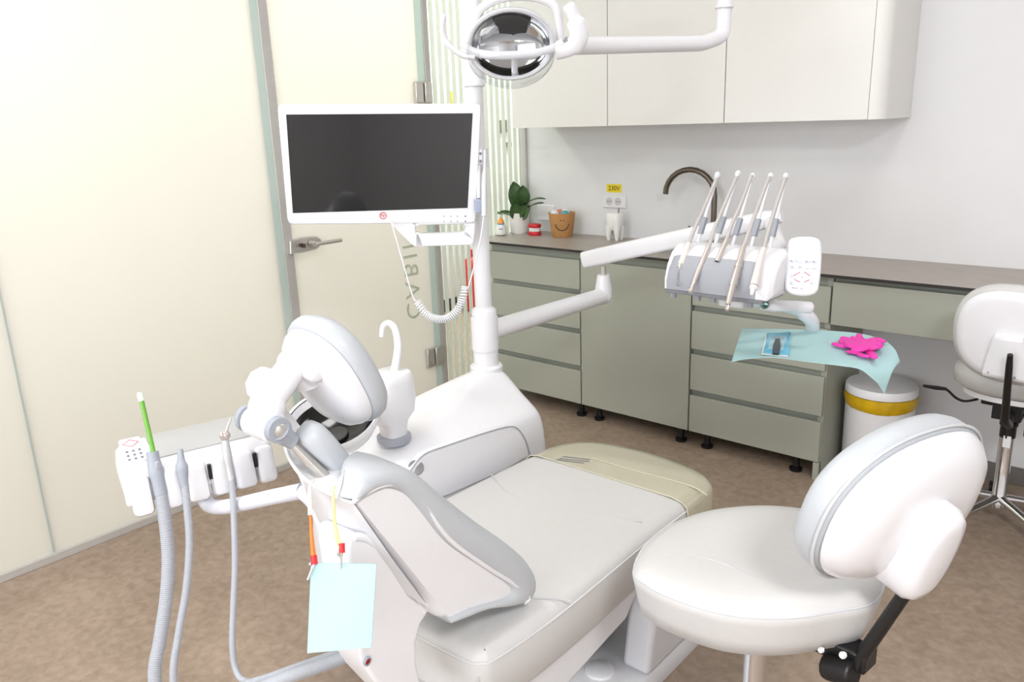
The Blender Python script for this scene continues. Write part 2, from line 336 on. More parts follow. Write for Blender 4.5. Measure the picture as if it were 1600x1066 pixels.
# sockets and sticker
def plate(name, label, c, w, h, sock):
    r = thing(name, label, 'socket', c)
    f = (V(c), EX, EZ, -EY)
    obj('frame', M().pad(rrect(w, h, .006), f, [(0, 0), (0, .008), (.003, .011)]), SUBTLE, r)
    for dx in sock:
        o = f[0] + EX * dx - EY * .0112
        obj('socket_face', M().lathe([(.021, 0), (.021, .001), (.017, .0012), (.0165, -.0004), (0.001, -.0004)], o, -EY, 24), HOLE, r)
        obj('socket_hole', M().lathe([(.003, 0), (.003, .002)], o + EX * .0075, -EY, 8).lathe([(.003, 0), (.003, .002)], o - EX * .0075, -EY, 8), SKIRT, r)
    return r
plate('wall_socket', 'white double wall socket under the yellow voltage sticker', (-2.365, YB, 1.066), .145, .068, (-.03, .024))
plate('wall_socket', 'white wall plate half hidden behind the smiling basket', (-2.825, YB, .985), .125, .085, ())
s = obj('voltage_sticker', M().box(-2.418, -2.326, YB - .0015, YB, 1.112, 1.155), STICK); tag(s, 'small yellow 230V sticker on the wall above the double socket', 'sticker')
obj('lettering', text('230V', .034, (V((-2.372, YB - .002, 1.133)), EX, EZ, -EY)), mat('sticker_print', (70, 60, 25), .6), s)

# worktop things
r = thing('potted_plant', 'leafy green plant in a white pot on the worktop', 'plant', (-2.925, 3.43, .88))
obj('pot', M().lathe([(.044, 0), (.05, .01), (.06, .115), (.055, .115), (.052, .1), (.001, .1)], (-2.925, 3.43, .88)), CERAM, r)
obj('soil', M().lathe([(.0525, 0), (.0525, .004)], (-2.925, 3.43, .98)), mat('soil', (70, 52, 40), .9, var=.3, scale=200), r)
def leaf(base, tip, wid, up, droop=.0):
    base, tip = V(base), V(tip); L = tip - base; side = L.cross(V(up)).normalized(); nrm = side.cross(L).normalized(); g = []; n = 8
    for i in range(n + 1):
        t = i / n; w = wid * (math.sin(PI * min(1, t * .92 + .05)) ** .8) * (1 - .15 * t) if i < n else .001
        c = base + L * t + nrm * (droop * math.sin(PI * t)) - V((0, 0, abs(droop) * t * t))
        g.append([c - side * w, c - side * w * .5 - nrm * wid * .10, c - nrm * wid * .22, c + side * w * .5 - nrm * wid * .10, c + side * w])
    m = M(); v = [p for q in g for p in q]; v2 = [p + nrm * .0016 for p in v]; f = []; N = len(v)
    for i in range(n):
        for j in range(4):
            a = i * 5 + j; f += [(a, a + 1, a + 6, a + 5), (a + N, a + 5 + N, a + 6 + N, a + 1 + N)]
    return m.add(v + v2, f)
B0 = V((-2.925, 3.43, 1.0))
camd = (CAM - B0).normalized()
for bx, tx, w, up in ((PY(812, 330, 3.42), PY(802, 280, 3.40), .05, camd), (PY(815, 326, 3.42), PY(817, 286, 3.41), .046, camd + EX * .45), (PY(812, 345, 3.41), PY(802, 314, 3.36), .045, camd),
                     (PY(818, 320, 3.43), PY(852, 307, 3.38), .02, EZ + camd * .45), (PY(816, 332, 3.42), PY(849, 313, 3.33), .021, EZ + camd * .6), (PY(806, 338, 3.42), PY(775, 330, 3.33), .022, EZ + camd * .7),
                     (PY(808, 340, 3.40), PY(820, 318, 3.37), .03, camd - EX * .4), (PY(815, 342, 3.4), PY(828, 318, 3.36), .036, camd + EZ * .5)):
    obj('leaf', leaf(bx, tx, w, up, .012), LEAF, r)
obj('stem', M().tube(cat([(-2.925, 3.43, .98), B0 + V((.004, 0, .03)), PY(812, 326, 3.42)], 4), .006, 8).tube(cat([(-2.93, 3.42, .98), PY(806, 338, 3.42)], 4), .004, 8).tube(cat([(-2.92, 3.42, .98), PY(817, 332, 3.42)], 4), .004, 8), STEM, r)
q = V((-2.95, 3.3, .88))
r = thing('toy_figure', 'small round white toy with an orange cap and blue band beside the plant pot', 'toy', q)
obj('body', M().lathe([(.02, 0), (.03, .008), (.033, .03), (.026, .055), (.016, .065)], q, n=20), CERAM, r)
obj('band', M().lathe([(.019, .06), (.021, .064), (.019, .07)], q, n=20), mat('blue_plastic', (60, 140, 185), .4), r)
obj('cap', M().lathe([(.02, .068), (.016, .082), (.004, .1)], q, n=20), mat('orange_cap', (240, 160, 60), .4), r)
for a in (-.012, .012): e = q + V((.02 + a * .3, -.026 + a * .4, .04)); obj('eye', M().ell(e, (.004, .004, .004), n=8, m=6), mat('blue_dot', (50, 90, 130), .4), r)
q = V((-2.79, 3.4, .88))
r = thing('teeth_model', 'red gum model with white teeth between the plant pot and the basket', 'model', q)
for z0, z1, s_ in ((0, .02, 1), (.042, .062, .98)):
    obj('gum', M().pad(sup(.036 * s_, .03 * s_, 2.6), (q, EX, EY, EZ), [(.003, z0), (0, z0 + .004), (0, z1 - .004), (.003, z1)]), RED, r)
for z0 in (.021, .0315):
    t = M()
    for k in range(10):
        a = -PI * .95 + PI * .9 * k / 9; c = q + V((.03 * math.cos(a), .024 * math.sin(a), z0 + .005)); t.ell(c, (.0052, .0052, .0065), n=8, m=6)
    obj('tooth_row', t, CERAM, r)
obj('hinge', M().box(q.x - .012, q.x + .012, q.y + .02, q.y + .032, .885, .94), STEEL, r)
q = V((-2.62, 3.425, .88))
r = thing('basket', 'brown kraft basket with a printed smile, filled with small balls', 'basket', q)
kb = obj('bowl', M().lathe([(.052, 0), (.056, .004), (.073, .13), (.069, .13), (.053, .008), (.001, .008)], q, n=40), KRAFT, r)
def on_cone(a, z): rr = .056 + (.073 - .056) * z / .13 + .0012; return q + V((rr * math.cos(a), rr * math.sin(a), z))
a0 = math.atan2(-q.y, -q.x)
obj('smile_print', M().tube(cat([on_cone(a0 + .55 * math.sin(t), .062 - .034 * math.cos(t) + .012) for t in [-PI / 2 + PI * k / 8 for k in range(9)]], 3), .0022, 6).ell(on_cone(a0 - .1, .095), (.003,) * 3, n=8, m=6).ell(on_cone(a0 + .12, .095), (.003,) * 3, n=8, m=6), BLACK, kb)
for i, (dx, dy, c, cn, l) in enumerate(((-.028, -.03, (225, 232, 232), 'pale', 'pale ball at the front left of the smiling basket'), (.03, -.012, (75, 165, 175), 'teal', 'teal ball at the right of the smiling basket'), (-.03, .022, (220, 120, 105), 'coral', 'coral ball at the back left of the smiling basket'), (.0, .032, (240, 240, 240), 'white', 'white ball at the back of the smiling basket'))):
    tag(obj('small_ball', M().ell(q + V((dx, dy, .117)), (.027, .027, .027)), mat('ball_' + cn, c, .5), origin=q + V((dx, dy, .09))), l, 'ball', 'balls in the basket')
q = V((-2.3, 3.455, .88))
r = thing('tooth_pot', 'white ceramic pot shaped like a molar tooth, behind the sink', 'pot', q)
bd = M(); bd.pad(sup(.042, .036, 2.8), (q, EX, EY, EZ), [(.012, .05), (.004, .058), (0, .08), (-.003, .115), (0, .138), (.006, .142), (.012, .138), (.016, .1)])
for sx in (-1, 1):
    for sy in (-1, 1): bd.tube([q + V((sx * .022, sy * .018, .075)), q + V((sx * .026, sy * .021, .03)), q + V((sx * .024, sy * .02, .0))], [.02, .014, .008], 12)
obj('body', bd, CERAM, r, sharp=60)
tag(obj('probe_stick', M().tube([q + V((.015, 0, .1)), q + V((.022, .004, .165))], .003, 8), SKIRT), 'thin grey stick standing in the tooth pot', 'stick')

# waste bin
q = V((-.905, 3.33, 0))
r = thing('waste_bin', 'white round waste bin with a yellow bag, standing beside the drawer cabinet', 'bin', q)
obj('body', M().lathe([(.128, .0), (.13, .006), (.134, .335), (.128, .335), (.124, .02), (.001, .02)], q, n=40), SOFTW, r)
obj('base_ring', M().lathe([(.131, .0), (.134, .004), (.132, .014), (.128, .014)], q, n=40, cap=(True, False)), BLACK, r)
bag = M(); n = 60; rings = []
for rr, h, a in ((.135, .31, .35), (.142, .325, .5), (.141, .35, .3), (.139, .366, .1), (.12, .366, 0)):
    rings.append([q + V((math.cos(2 * PI * k / n) * (rr + .0015 * math.sin(k * 2.3)), math.sin(2 * PI * k / n) * (rr + .0015 * math.sin(k * 2.3)), h + .052 * (a > .2) * (.45 if a < .36 and h < .32 else 1) * (1 - .5 * (1 + math.cos(2 * PI * k / n + 1.30))) * (1 if h < .345 else .2) - a * .006 * (1 + math.sin(2 * PI * k / n * 5 + 1)) * .5)) for k in range(n)])
obj('bag', bag.loft(rings, (False, False)), YELLOW, r)
obj('lid', M().lathe([(.134, .367), (.139, .369), (.139, .395), (.134, .402), (.001, .404)], q, n=40), SOFTW, r)
PW = (13, 6, 76, 85, 50, 54); EXPO = -0.05

# ================================================================== DENTAL CHAIR
r = thing('dental_chair', 'white dental patient chair with light grey upholstery in the middle of the room', 'dental chair', (-1.21, 1.4, 0))
CH = r
so = cat([V((a, b, 0)) for a, b in ((-.934, 1.0), (-.926, 1.2), (-.938, 1.6), (-.94, 1.86), (-.957, 1.93), (-1.02, 1.972), (-1.15, 1.998), (-1.28, 1.995), (-1.40, 1.962), (-1.468, 1.88), (-1.492, 1.75), (-1.5, 1.5), (-1.5, 1.1), (-1.486, .985), (-1.43, .945), (-1.2, .935), (-1.0, .94), (-.95, .955))], 5, True)
so = [(p.x, p.y) for p in so]
f0 = (V((0, 0, 0)), EX, EY, EZ)
seat = obj('seat', M().pad(so, f0, [(.03, .345), (.008, .35), (0, .365), (-.002, .42), (0, .462), (.005, .475), (.016, .485), (.03, .4895), (.03, .4925, .85), (.03, .494, .55), (.03, .4944, .25), (.03, .4945, .02)]), LEATH, r, sharp=60)
obj('piping', M().tube([V((a, b, .4665)) for a, b in [(p[0], p[1]) for p in so] + [so[0]]], .0022, 6, cap=False), LIGHTPIPE, seat)
for l, z in ((((768, 742), (790, 768), (830, 786), (890, 799), (950, 806), (1003, 816)), .4928), (((790, 938), (830, 935), (870, 936), (895, 941)), .493)):
    obj('seam', M().tube(cat([PZ(a, b, z) for a, b in l], 4), .0018, 6), SEAM, seat)
sm = M(); q = PZ(771, 1035, .46); sm.tube([V((q.x + .004, .9335, z)) for z in (.455, .42, .38, .352)], .0022, 6)
obj('seam', sm, SEAM, seat)
yc = 1.755
cv = [p for p in so if p[1] > yc + .02]; cv.sort(key=lambda p: -math.atan2(p[0] + 1.21, p[1] - 1.6)); cv = [(-.938, yc)] + cv + [(-1.494, yc)]
cover = thing('foot_cover', 'yellowish clear vinyl cover over the foot end of the dental chair seat', 'cover', (-1.21, 1.88, .36))
cm = M(); n = len(cv); P = [V((a, b)) for a, b in cv]; lays = [(-.004, .36), (-.006, .42), (-.004, .464), (0, .478), (.014, .489), (.045, .4958)]; rings = []
for ins, h in lays:
    rg = []
    for i in range(n):
        if i == 0: nn = V((1, 0))
        elif i == n - 1: nn = V((-1, 0))
        else: t = P[i + 1] - P[i - 1]; nn = V((t.y, -t.x)).normalized(); nn = nn if nn.dot(P[i] - V((-1.21, 1.6))) > 0 else -nn
        rg.append(V((P[i].x - nn.x * ins, P[i].y - nn.y * ins, h)))
    rings.append(rg)
top = rings[-1]; cm.loft(rings, (False, True), closed=False)
cs = obj('vinyl_sheet', cm, VINYL, cover, sharp=60)
obj('edge_fold', M().tube([rings[k][0] for k in range(len(rings))] + [rings[k][-1] for k in range(len(rings) - 1, -1, -1)], .0022, 6).tube(cat([PZ(a, b, .4975) for a, b in ((925, 716), (985, 734), (1050, 751), (1085, 762), (1105, 774))], 4), .0022, 6), mat('vinyl_fold', (200, 195, 175), .3), cs)
pm = M()
for (a, b), (c, d) in (((878, 714), (922, 719)), ((873, 717), (920, 722)), ((868, 719), (912, 724.5))):
    p, q = PZ(a, b, .4962), PZ(c, d, .4962); w = V((0, .006, 0)); L = (q - p) / 9
    for k in range(9): pm.prism([p + L * k, p + L * (k + .8), p + L * (k + .8) + w, p + L * k + w], (0, 0, .0006))
obj('printed_notice', pm, INK, cs)

# backrest
BX0 = -.962
bu, bn = V((0, -.51, .86)), V((0, .86, .51)); BO = PX(700, 970, BX0)
sho = [PX(a, b, BX0) for a, b in ((548, 788), (572, 770), (605, 757), (632, 762), (662, 789), (700, 843), (760, 887), (800, 913), (822, 930), (826, 938), (815, 943), (770, 944), (735, 953), (702, 970), (690, 968), (672, 952), (640, 905), (600, 850))]
def sring(x, push, ins=0):
    c_ = sum(sho, V()) / len(sho); r_ = []
    for p in sho:
        q = p + (c_ - p).normalized() * ins; k = (q - BO).dot(bn)
        if k < push: q = q + bn * (push - k)
        r_.append(V((x, q.y, q.z)))
    return r_
bk = obj('backrest', M().loft([sring(BX0, .006, .006), sring(BX0 - .006, .001, .001), sring(BX0 - .02, -.01), sring(BX0 - .08, -.01), sring(BX0 - .13, 0), sring(BX0 - .18, .016), sring(BX0 - .23, .04), sring(BX0 - .275, .07), sring(BX0 - .31, .1), sring(BX0 - .33, .12, .01)]), WHITE, r, sharp=40)
rimpts = [PX(a, b, BX0 + .001) for a, b in ((551, 783), (575, 767), (605, 756), (634, 762), (662, 788), (700, 842), (760, 886), (800, 911), (824, 932), (818, 941))]
obj('shell_rim', M().tube([p + EX * .003 for p in cat(rimpts, 5)], .0045, 8), WHITE, bk)
outer = [PX(a, b, BX0 + .004) for a, b in ((545, 782), (556, 752), (585, 734), (625, 730), (660, 742), (700, 775), (760, 822), (800, 850), (832, 878), (847, 905), (846, 930), (832, 944), (805, 950), (770, 953), (735, 966), (705, 976), (700, 968), (740, 950), (790, 935), (800, 920), (760, 890), (700, 850), (655, 795), (630, 770), (600, 764), (570, 776))]
def resamp(l, n):
    L = [0]
    for i in range(1, len(l)): L.append(L[-1] + (l[i] - l[i - 1]).length)
    o_ = []; k = 0
    for i in range(n + 1):
        s0 = L[-1] * i / n
        while k < len(l) - 2 and L[k + 1] < s0: k += 1
        o_.append(l[k].lerp(l[k + 1], (s0 - L[k]) / max(1e-9, L[k + 1] - L[k])))
    return o_
oa = resamp(cat(outer[:16], 5), 48); ia = resamp(cat(list(reversed(outer[16:])), 5), 48)
rings = []
for kx_, (o_, i_) in enumerate(zip(oa, ia)):
    wd = .03 + .28 * min(1, max(0, (kx_ - 1) / 18)) ** .9
    def cs(t, dx): p = o_.lerp(i_, t); return V((BX0 + dx, p.y, p.z))
    rings.append([cs(1, -wd), cs(.3, -wd), cs(.06, -wd * .96), cs(-.02, -wd * .7), cs(0, -.035), cs(.03, -.018), cs(.12, -.004), cs(.3, .006), cs(.55, .010), cs(.8, .008), cs(1, .001), cs(1.1, -.03)])
obj('cushion', M().loft(rings), LEATH2, bk, sharp=80)
# back shell collar round the neck
col = M(); prof = [(552, 786, BX0 + .001), (515, 772, -1.02), (485, 755, -1.06), (468, 740, -1.10), (455, 722, -1.15), (447, 702, -1.19), (444.5, 685, -1.225), (447, 672, -1.25)]
tp = cat([PX(a, b, x) for a, b, x in prof], 4); dn = -bu
lw = cat([PX(a, b, x) for a, b, x in ((670, 950, BX0 + .001), (634, 928, -.985), (602, 908, -1.005), (575, 895, -1.03), (552, 886, -1.06), (535, 878, -1.09), (523, 868, -1.12), (516, 858, -1.15))], 4)
ctr_ = V((-1.1, .9, .8)); inn = [p + (ctr_ - p).normalized() * .006 for p in tp]; inl = [p + (ctr_ - p).normalized() * .006 for p in lw]
mid = [p.lerp(q_, .5) + (p - ctr_).normalized() * .006 for p, q_ in zip(tp, lw)]; mdi = [p + (ctr_ - p).normalized() * .006 for p in mid]
col.loft([tp, mid, lw, inl, mdi, inn, tp], (False, False), closed=False)
obj('back_shell', col, WHITE, bk, sharp=30)
obj('collar_edge', M().tube(tp, .0035, 8), WHITE, bk)
# neck cushion
NO = PP(526, 730, BO + bn * .065, bn); nf = (NO, EX, bu, bn)
obj('neck_cushion', M().pad(sup(.038, .11, 3.0), nf, [(.015, -.024), (.004, -.019), (0, -.008), (0, .01), (.006, .02), (.016, .024)]), LEATH2, bk, sharp=60)
# headrest bar and joint
hg = PX(412, 663, -1.15)
b0, b1 = PX(445, 682, -1.12), PX(518, 758, -1.07)
obj('headrest_bar', M().tube([b0 - (b1 - b0) * .1, b1], (.0042, .0135), 10, flat=bn), STEEL, bk)
obj('bar_slot', M().obox(PX(520, 758, -1.068), (V((.62, .25, -.5)).normalized(), bn, V((.62, .25, -.5)).normalized().cross(bn)), (.03, .006, .006)), BLACK, bk, bevel=.002)
HR = V((-1.165, 0, 0)); ho = PX(508, 594, -1.165); hu = V((0, -.42, .905)).normalized(); hn = V((0, .905, .42)).normalized()
hr = obj('headrest', M().pad(sup(.092, .106, 2.4, 44), (ho, EX, hu, hn), [(.06, -.03), (.03, -.026), (.012, -.016), (.002, 0), (0, .012), (.006, .014)]), WHITE, r, sharp=60)
obj('cushion', M().pad(sup(.099, .114, 2.4, 44), (ho, EX, hu, hn), [(.012, .012), (.002, .016), (-.002, .028), (-.001, .042), (.008, .055), (.03, .064), (.05, .066)]), LEATH2, hr, sharp=60)
bs = ho - hn * .03
lk = M(); lk.tube(cat([hg, PX(420, 628, -1.155), PX(440, 598, -1.16), PX(462, 572, -1.165), bs + hu * .02], 5), [(.03, .036)] * 6 + [(.026, .031)] * 9 + [(.026, .036)] * 6, 16, flat=bn)
lk.v = lk.v
obj('link_arm', lk, WHITE, hr, sharp=60)
e = PX(472, 572, -1.165)
obj('pivot_barrel', M().tube([e - EX * .052, e - EX * .046, e + EX * .046, e + EX * .052], [.014, .022, .022, .014], 20), WHITE, hr, sharp=60)
kc = PX(413, 602, -1.21)
obj('lock_knob', M().lathe([(.012, -.03), (.022, -.028), (.03, -.015), (.0335, 0), (.031, .012), (.022, .02), (.01, .023)], kc, V((.35, -.75, .45)), 9), WHITE, hr, sharp=50)
obj('joint_body', M().tube([hg - EX * .034, hg - EX * .03, hg + EX * .03, hg + EX * .034], [.02, .026, .026, .02], 20), WHITE, hr)
c1, c0 = hg + EX * .036, hg - EX * .042
obj('joint_bracket', M().tube([c1, c1 + EX * .014], .022, 20).tube([c1 + EX * .007, (c1 + b0) / 2 + V((.0, .01, -.012)), b0 + (b1 - b0) * .16 + bn * .004], [.019, .016, .013], 14), GREY, hr, sharp=50)
obj('joint_bracket', M().tube([c0, c0 - EX * .01], .024, 20), GREY, hr, sharp=50)
obj('joint_pin', M().lathe([(.012, 0), (.012, .003), (.009, .006), (.001, .007)], c1 + EX * .014, EX, 18), STEEL, hr)
# bracket behind the backrest
SX = -.985
sw = [PX(a, b, SX) for a, b in ((545, 840), (556, 834), (576, 839), (602, 859), (630, 893), (655, 929), (670, 958), (658, 976), (651, 1002), (652, 1040), (664, 1090), (612, 1094), (584, 1064), (566, 1036), (561, 1008), (553, 930), (543, 862))]
br = obj('backrest_bracket', M().prism(sw, (-.085, 0, 0)), WHITE, r, bevel=.014, seg=4, sharp=30)
obj('bracket_ridge', M().tube(cat([PX(a, b, SX - .004) for a, b in ((548, 842), (560, 839), (578, 845), (602, 865), (628, 898), (650, 930), (662, 954))], 5), [.004] * 2 + [.008] * 25 + [.009] * 4, 10), WHITE, br)
q = PX(573, 1033, SX + .001)
obj('indicator_ring', M().lathe([(.0085, 0), (.0085, .003), (.006, .0045), (.0055, .002)], q, EX, 20), GREY, br)
obj('red_indicator', M().ell(q + EX * .002, (.003, .0055, .0055)), mat('dark_red_lens', (150, 12, 18), .15), br)
# underframe
obj('lift_arm', M().prism([PX(a, b, -1.0) for a, b in ((1006, 905), (980, 968), (905, 1052), (872, 1090), (800, 1090), (880, 1000), (960, 930))], (-.38, 0, 0)), SOFTW, r, bevel=.012, seg=3)
obj('base_plate', M().pad(rrect(.50, 1.25, .06, 6, -1.185, 1.30), f0, [(0, 0), (0, .035), (.012, .05)]), SOFTW, r)
obj('base_fairing', M().prism([V((-.942, a, b)) for a, b in ((1.575, .05), (1.60, .2), (1.632, .335), (1.9, .335), (1.925, .05))], (-.085, 0, 0)), WHITE, r, bevel=.016, seg=4)
obj('base_fairing', M().prism([V((-1.345, a, b)) for a, b in ((1.575, .05), (1.60, .2), (1.632, .335), (1.9, .335), (1.925, .05))], (-.085, 0, 0)), WHITE, r, bevel=.016, seg=4)
obj('lift_column', M().box(-1.32, -1.12, 1.4, 1.7, .05, .345), BLACK, r, bevel=.02)
obj('pivot_disc', M().lathe([(.04, .05), (.04, .055), (.037, .057), (.001, .057)], (-1.06, 1.52, 0), EZ), SOFTW, r)

# ================================================================== DENTAL UNIT
PXX, PYY = -1.785, 1.895
u = thing('dental_unit', 'white dental unit cabinet with upright pole behind the patient chair', 'dental unit', (-1.77, 1.65, 0))
rings = []
for Y, xr, zs, xp, zt in ((1.20, -1.66, .26, -1.72, .30), (1.24, -1.60, .42, -1.68, .46), (1.30, -1.565, .52, -1.66, .56), (1.38, -1.552, .565, -1.65, .597), (1.48, -1.55, .575, -1.65, .612), (1.58, -1.55, .58, -1.66, .635), (1.68, -1.55, .583, -1.69, .665), (1.76, -1.552, .583, -1.705, .68), (1.83, -1.555, .583, -1.715, .690), (1.91, -1.56, .58, -1.715, .690), (1.935, -1.563, .575, -1.715, .675), (1.955, -1.575, .52, -1.71, .60), (1.97, -1.59, .38, -1.70, .42), (1.98, -1.64, .25, -1.70, .30)):
    h = [(xr, .02), (xr, zs * .6), (xr - .006, zs - .045), (xr - .03, zs - .006), (xr * .45 + xp * .55, zs + (zt - zs) * .25), (xp + .005, zt - (zt - zs) * .22), (xp - .025, zt)]
    m_ = [(-3.54 - x, z) for x, z in reversed(h)]
    rings.append([V((x, Y, z)) for x, z in h + m_])
ub = obj('cabinet_body', M().loft(rings), WHITE, u, sub=2, sharp=180)
pf = [(640, 738), (662, 711), (700, 696), (760, 676), (795, 667), (810, 671), (822, 690), (828, 712), (790, 735), (700, 775), (650, 790)]
obj('side_hatch', M().prism([PX(a, b, -1.545) for a, b in pf], (-.03, 0, 0)), WHITE, u, bevel=.004)
obj('hatch_seam', M().tube(cat([PX(a, b, -1.545) for a, b in pf[:8]], 5), .0022, 6), GREY, u)
obj('round_cap', M().lathe([(.022, 0), (.02, .004), (.001, .007)], PX(650, 731, -1.55), V((.7, -.45, .6)), 24), mat('grey_cap', (128, 128, 130), .4), u)
pole = M().lathe([(.052, .67), (.05, .695), (.0425, .70), (.0425, .885), (.038, .893), (.028, .9), (.028, 1.6), (.0345, 1.604), (.0345, 1.612), (.0325, 1.615), (.0325, 2.12), (.02, 2.13)], (PXX, PYY, 0), EZ, 32)
obj('pole', pole, WHITE, u, sharp=35)
obj('pole_collar', M().lathe([(.056, .672), (.056, .692), (.05, .698)], (PXX, PYY, 0), EZ, 32), WHITE, u)
# spittoon
sc = PZ(616, 686, .612)
sp = thing('spittoon', 'white spittoon column with a black bowl and cup filler spout beside the headrest', 'spittoon', sc)
obj('base_ring', M().lathe([(.047, -.006), (.05, 0), (.05, .012), (.044, .016)], sc, EZ, 32), GREY, sp)
d0 = sc.dot(V((0, 0, 0))); dsc = (sc - CAM).dot(-AZ) * 0
def dep(p): # forward distance of a world point
    fw = V((AX.z, AY.z, AZ.z)); return (p - CAM).dot(fw)
dS = dep(sc)
bc = PD(522, 640, dS - .17); bc.z = .785; bc = PZ(519, 656, .738)
ax = (bc - sc); ax.z = 0; ax.normalize(); sd = V((-ax.y, ax.x, 0))
cr = []
for h, a, b, off in ((.012, .034, .034, 0), (.04, .036, .036, 0), (.06, .045, .042, .006), (.085, .07, .055, .010), (.12, .075, .058, .008), (.18, .07, .055, .006), (.2, .066, .052, .006), (.206, .06, .046, .006)):
    cr.append([sc + EZ * h + ax * (off + p[0]) + sd * p[1] for p in sup(a, b, 3.2, 32)])
obj('column', M().loft(cr), WHITE, sp, sharp=50, bevel=0)
bax = (EZ + ax * .18 + V((.17, -.14, 0))).normalized()
bw = M().lathe([(.03, -.085), (.07, -.072), (.105, -.045), (.124, -.015), (.129, .006), (.127, .012), (.12, .008), (.112, -.015), (.1, -.036), (.06, -.055), (.001, -.06)], bc, bax, 48)
bo = obj('bowl', bw, WHITE, sp)
obj('basin', M().lathe([(.1205, .0095), (.1125, -.014), (.1, -.034), (.06, -.053), (.001, -.058)], bc, bax, 48, cap=(False, True)), BLACKG, bo)
obj('strainer', M().lathe([(.03, -.055), (.03, -.05), (.026, -.048), (.001, -.047)], bc, bax, 24), mat('dark_rubber', (60, 60, 58), .6), bo)
obj('bowl_neck', M().tube([sc + EZ * .13 + ax * .03, sc + EZ * .12 + ax * .09, bc - EZ * .02 - ax * .09], [(.05, .04), (.045, .045), (.035, .06)], 20), WHITE, sp)
sp0 = sc + EZ * .2 - ax * .02
dq = dep(sp0)
pts = cat([sp0] + [PD(a, b, dq) for a, b in ((622, 545), (619, 520), (613, 508), (605, 505), (598, 511), (596, 527))], 5)
obj('cup_filler', M().tube(pts, [.0125 - .006 * k / (len(pts) - 1) for k in range(len(pts))], 14), WHITE, sp)

# ================================================================== MONITOR
tl, tr = PD(436, 164, 2.34), PD(752, 164, 2.44); mx = tr - tl; mx.z = 0; mx.normalize(); my = EZ; mz = mx.cross(my)
mo = PD(594, 256, 2.39)
mz = (mz + V((0, 0, -.02))).normalized(); my = mz.cross(mx)
def mp(a, b): p = PP(a, b, mo, mz) - mo; return (p.dot(mx), p.dot(my))
mon = thing('monitor', 'white framed wide monitor with a black screen mounted on the unit pole', 'monitor', mo - EZ * .2)
fo = [mp(*p) for p in ((434, 172), (436, 165), (442, 163), (744, 162), (751, 164), (752, 172), (744, 340), (741, 347), (735, 349), (460, 351), (452, 349), (449, 342))]
mf = (mo, mx, my, mz)
obj('frame', M().pad(fo, mf, [(.01, -.05), (.002, -.045), (0, -.004), (.003, 0)]), WHITE, mon, sharp=30)
obj('screen', M().pad([mp(*p) for p in ((447, 179), (738.5, 177), (730.5, 325), (457.5, 333))], mf, [(0, 0), (0, .0008)]), SCREEN, mon)
hm = M()
def mpl(l): hm.pad([mp(*p) for p in l], mf, [(.002, -.034), (0, -.03), (0, -.006), (.002, -.002)])
mpl(((606, 346), (652, 345), (649, 356), (650, 364), (655, 367), (662, 386), (648, 386), (640, 380))); mpl(((650, 363.5), (660, 366), (720, 363.5), (728, 361.5), (741, 372), (740, 380), (735, 383.5), (650, 386)))
mpl(((720, 346), (743, 345), (741, 375), (722, 366), (727, 362), (728, 354), (724, 351))); mpl(((640, 344), (742, 343), (742, 350), (724, 350.5), (655, 352.5), (650, 355)))
obj('handle', hm, WHITE, mon)
bt = M()
for i, a in enumerate((694, 704.5, 714.5, 727)):
    for j, b in enumerate((338, 346)):
        p = mp(a, b); bt.lathe([(.0017 + .0008 * (i == 3), 0), (.0017 + .0008 * (i == 3), .0008)], mo + mx * p[0] + my * p[1], mz, 10)
obj('button', bt, INK, mon)
p = mp(598.5, 337); lo = mo + mx * p[0] + my * p[1]
lg = M(); rg = [lo + mx * (.0098 * math.cos(2 * PI * k / 40)) + my * (.0098 * math.sin(2 * PI * k / 40)) + mz * .0006 for k in range(41)]
lg.tube(rg, .0011, 6, cap=False); tx = text('K', .0135, (lo - mx * .0028 + my * .0015 + mz * .0006, mx, my, mz), .0003); lg.add(tx.v, tx.f); tx = text('P', .0125, (lo + mx * .0032 - my * .002 + mz * .0006, mx, my, mz), .0003); lg.add(tx.v, tx.f)
obj('logo', lg, mat('logo_red', (205, 55, 50), .5), mon)
bk0 = mo - mz * .05
obj('mount_plate', M().obox(bk0 - mz * .012 + mx * .04, (mx, my, mz), (.06, .06, .014)), WHITE, mon, bevel=.005)
obj('mount_arm', M().tube([bk0 - mz * .02 + mx * .04, V((PXX, PYY, bk0.z)) - (V((PXX, PYY, 0)) - V((bk0.x, bk0.y, 0))).normalized() * .0], .018, 16).lathe([(.036, -.03), (.036, .03)], V((PXX, PYY, bk0.z)), EZ, 28), WHITE, mon)
# intraoral camera
dm = dep(mo + mx * mp(750, 250)[0]) + .005
ho_ = thing('camera_holder', 'small white and blue-grey holder on the right side of the monitor', 'holder', PD(748, 330, dm + .02))
hf = (PD(750, 245, dm), mx, my, mz)
obj('socket_block', M().pad(rrect(.018, .045, .004), hf, [(0, -.02), (0, .0), (.003, .003)]), WHITE, ho_)
for b in (240, 252): obj('socket_hole', M().lathe([(.0042, 0), (.0042, .003), (.003, .0035)], PD(750.5, b, dm - .003), mz, 14), INK, ho_)
cf = (PD(749, 322, dm), mx, my, mz)
obj('clip', M().pad(rrect(.026, .04, .003), cf, [(0, -.022), (0, .006), (.002, .008)]), mat('blue_grey_clip', (160, 170, 190), .4), ho_)
obj('clip_arm', M().tube([PD(748, 258, dm + .012), PD(748, 310, dm + .012)], .006, 10), WHITE, ho_)
ic = thing('intraoral_camera', 'slim white intraoral camera wand hanging beside the monitor with a coiled cord', 'dental camera', PD(757, 335, dm - .012))
dc = dm - .014
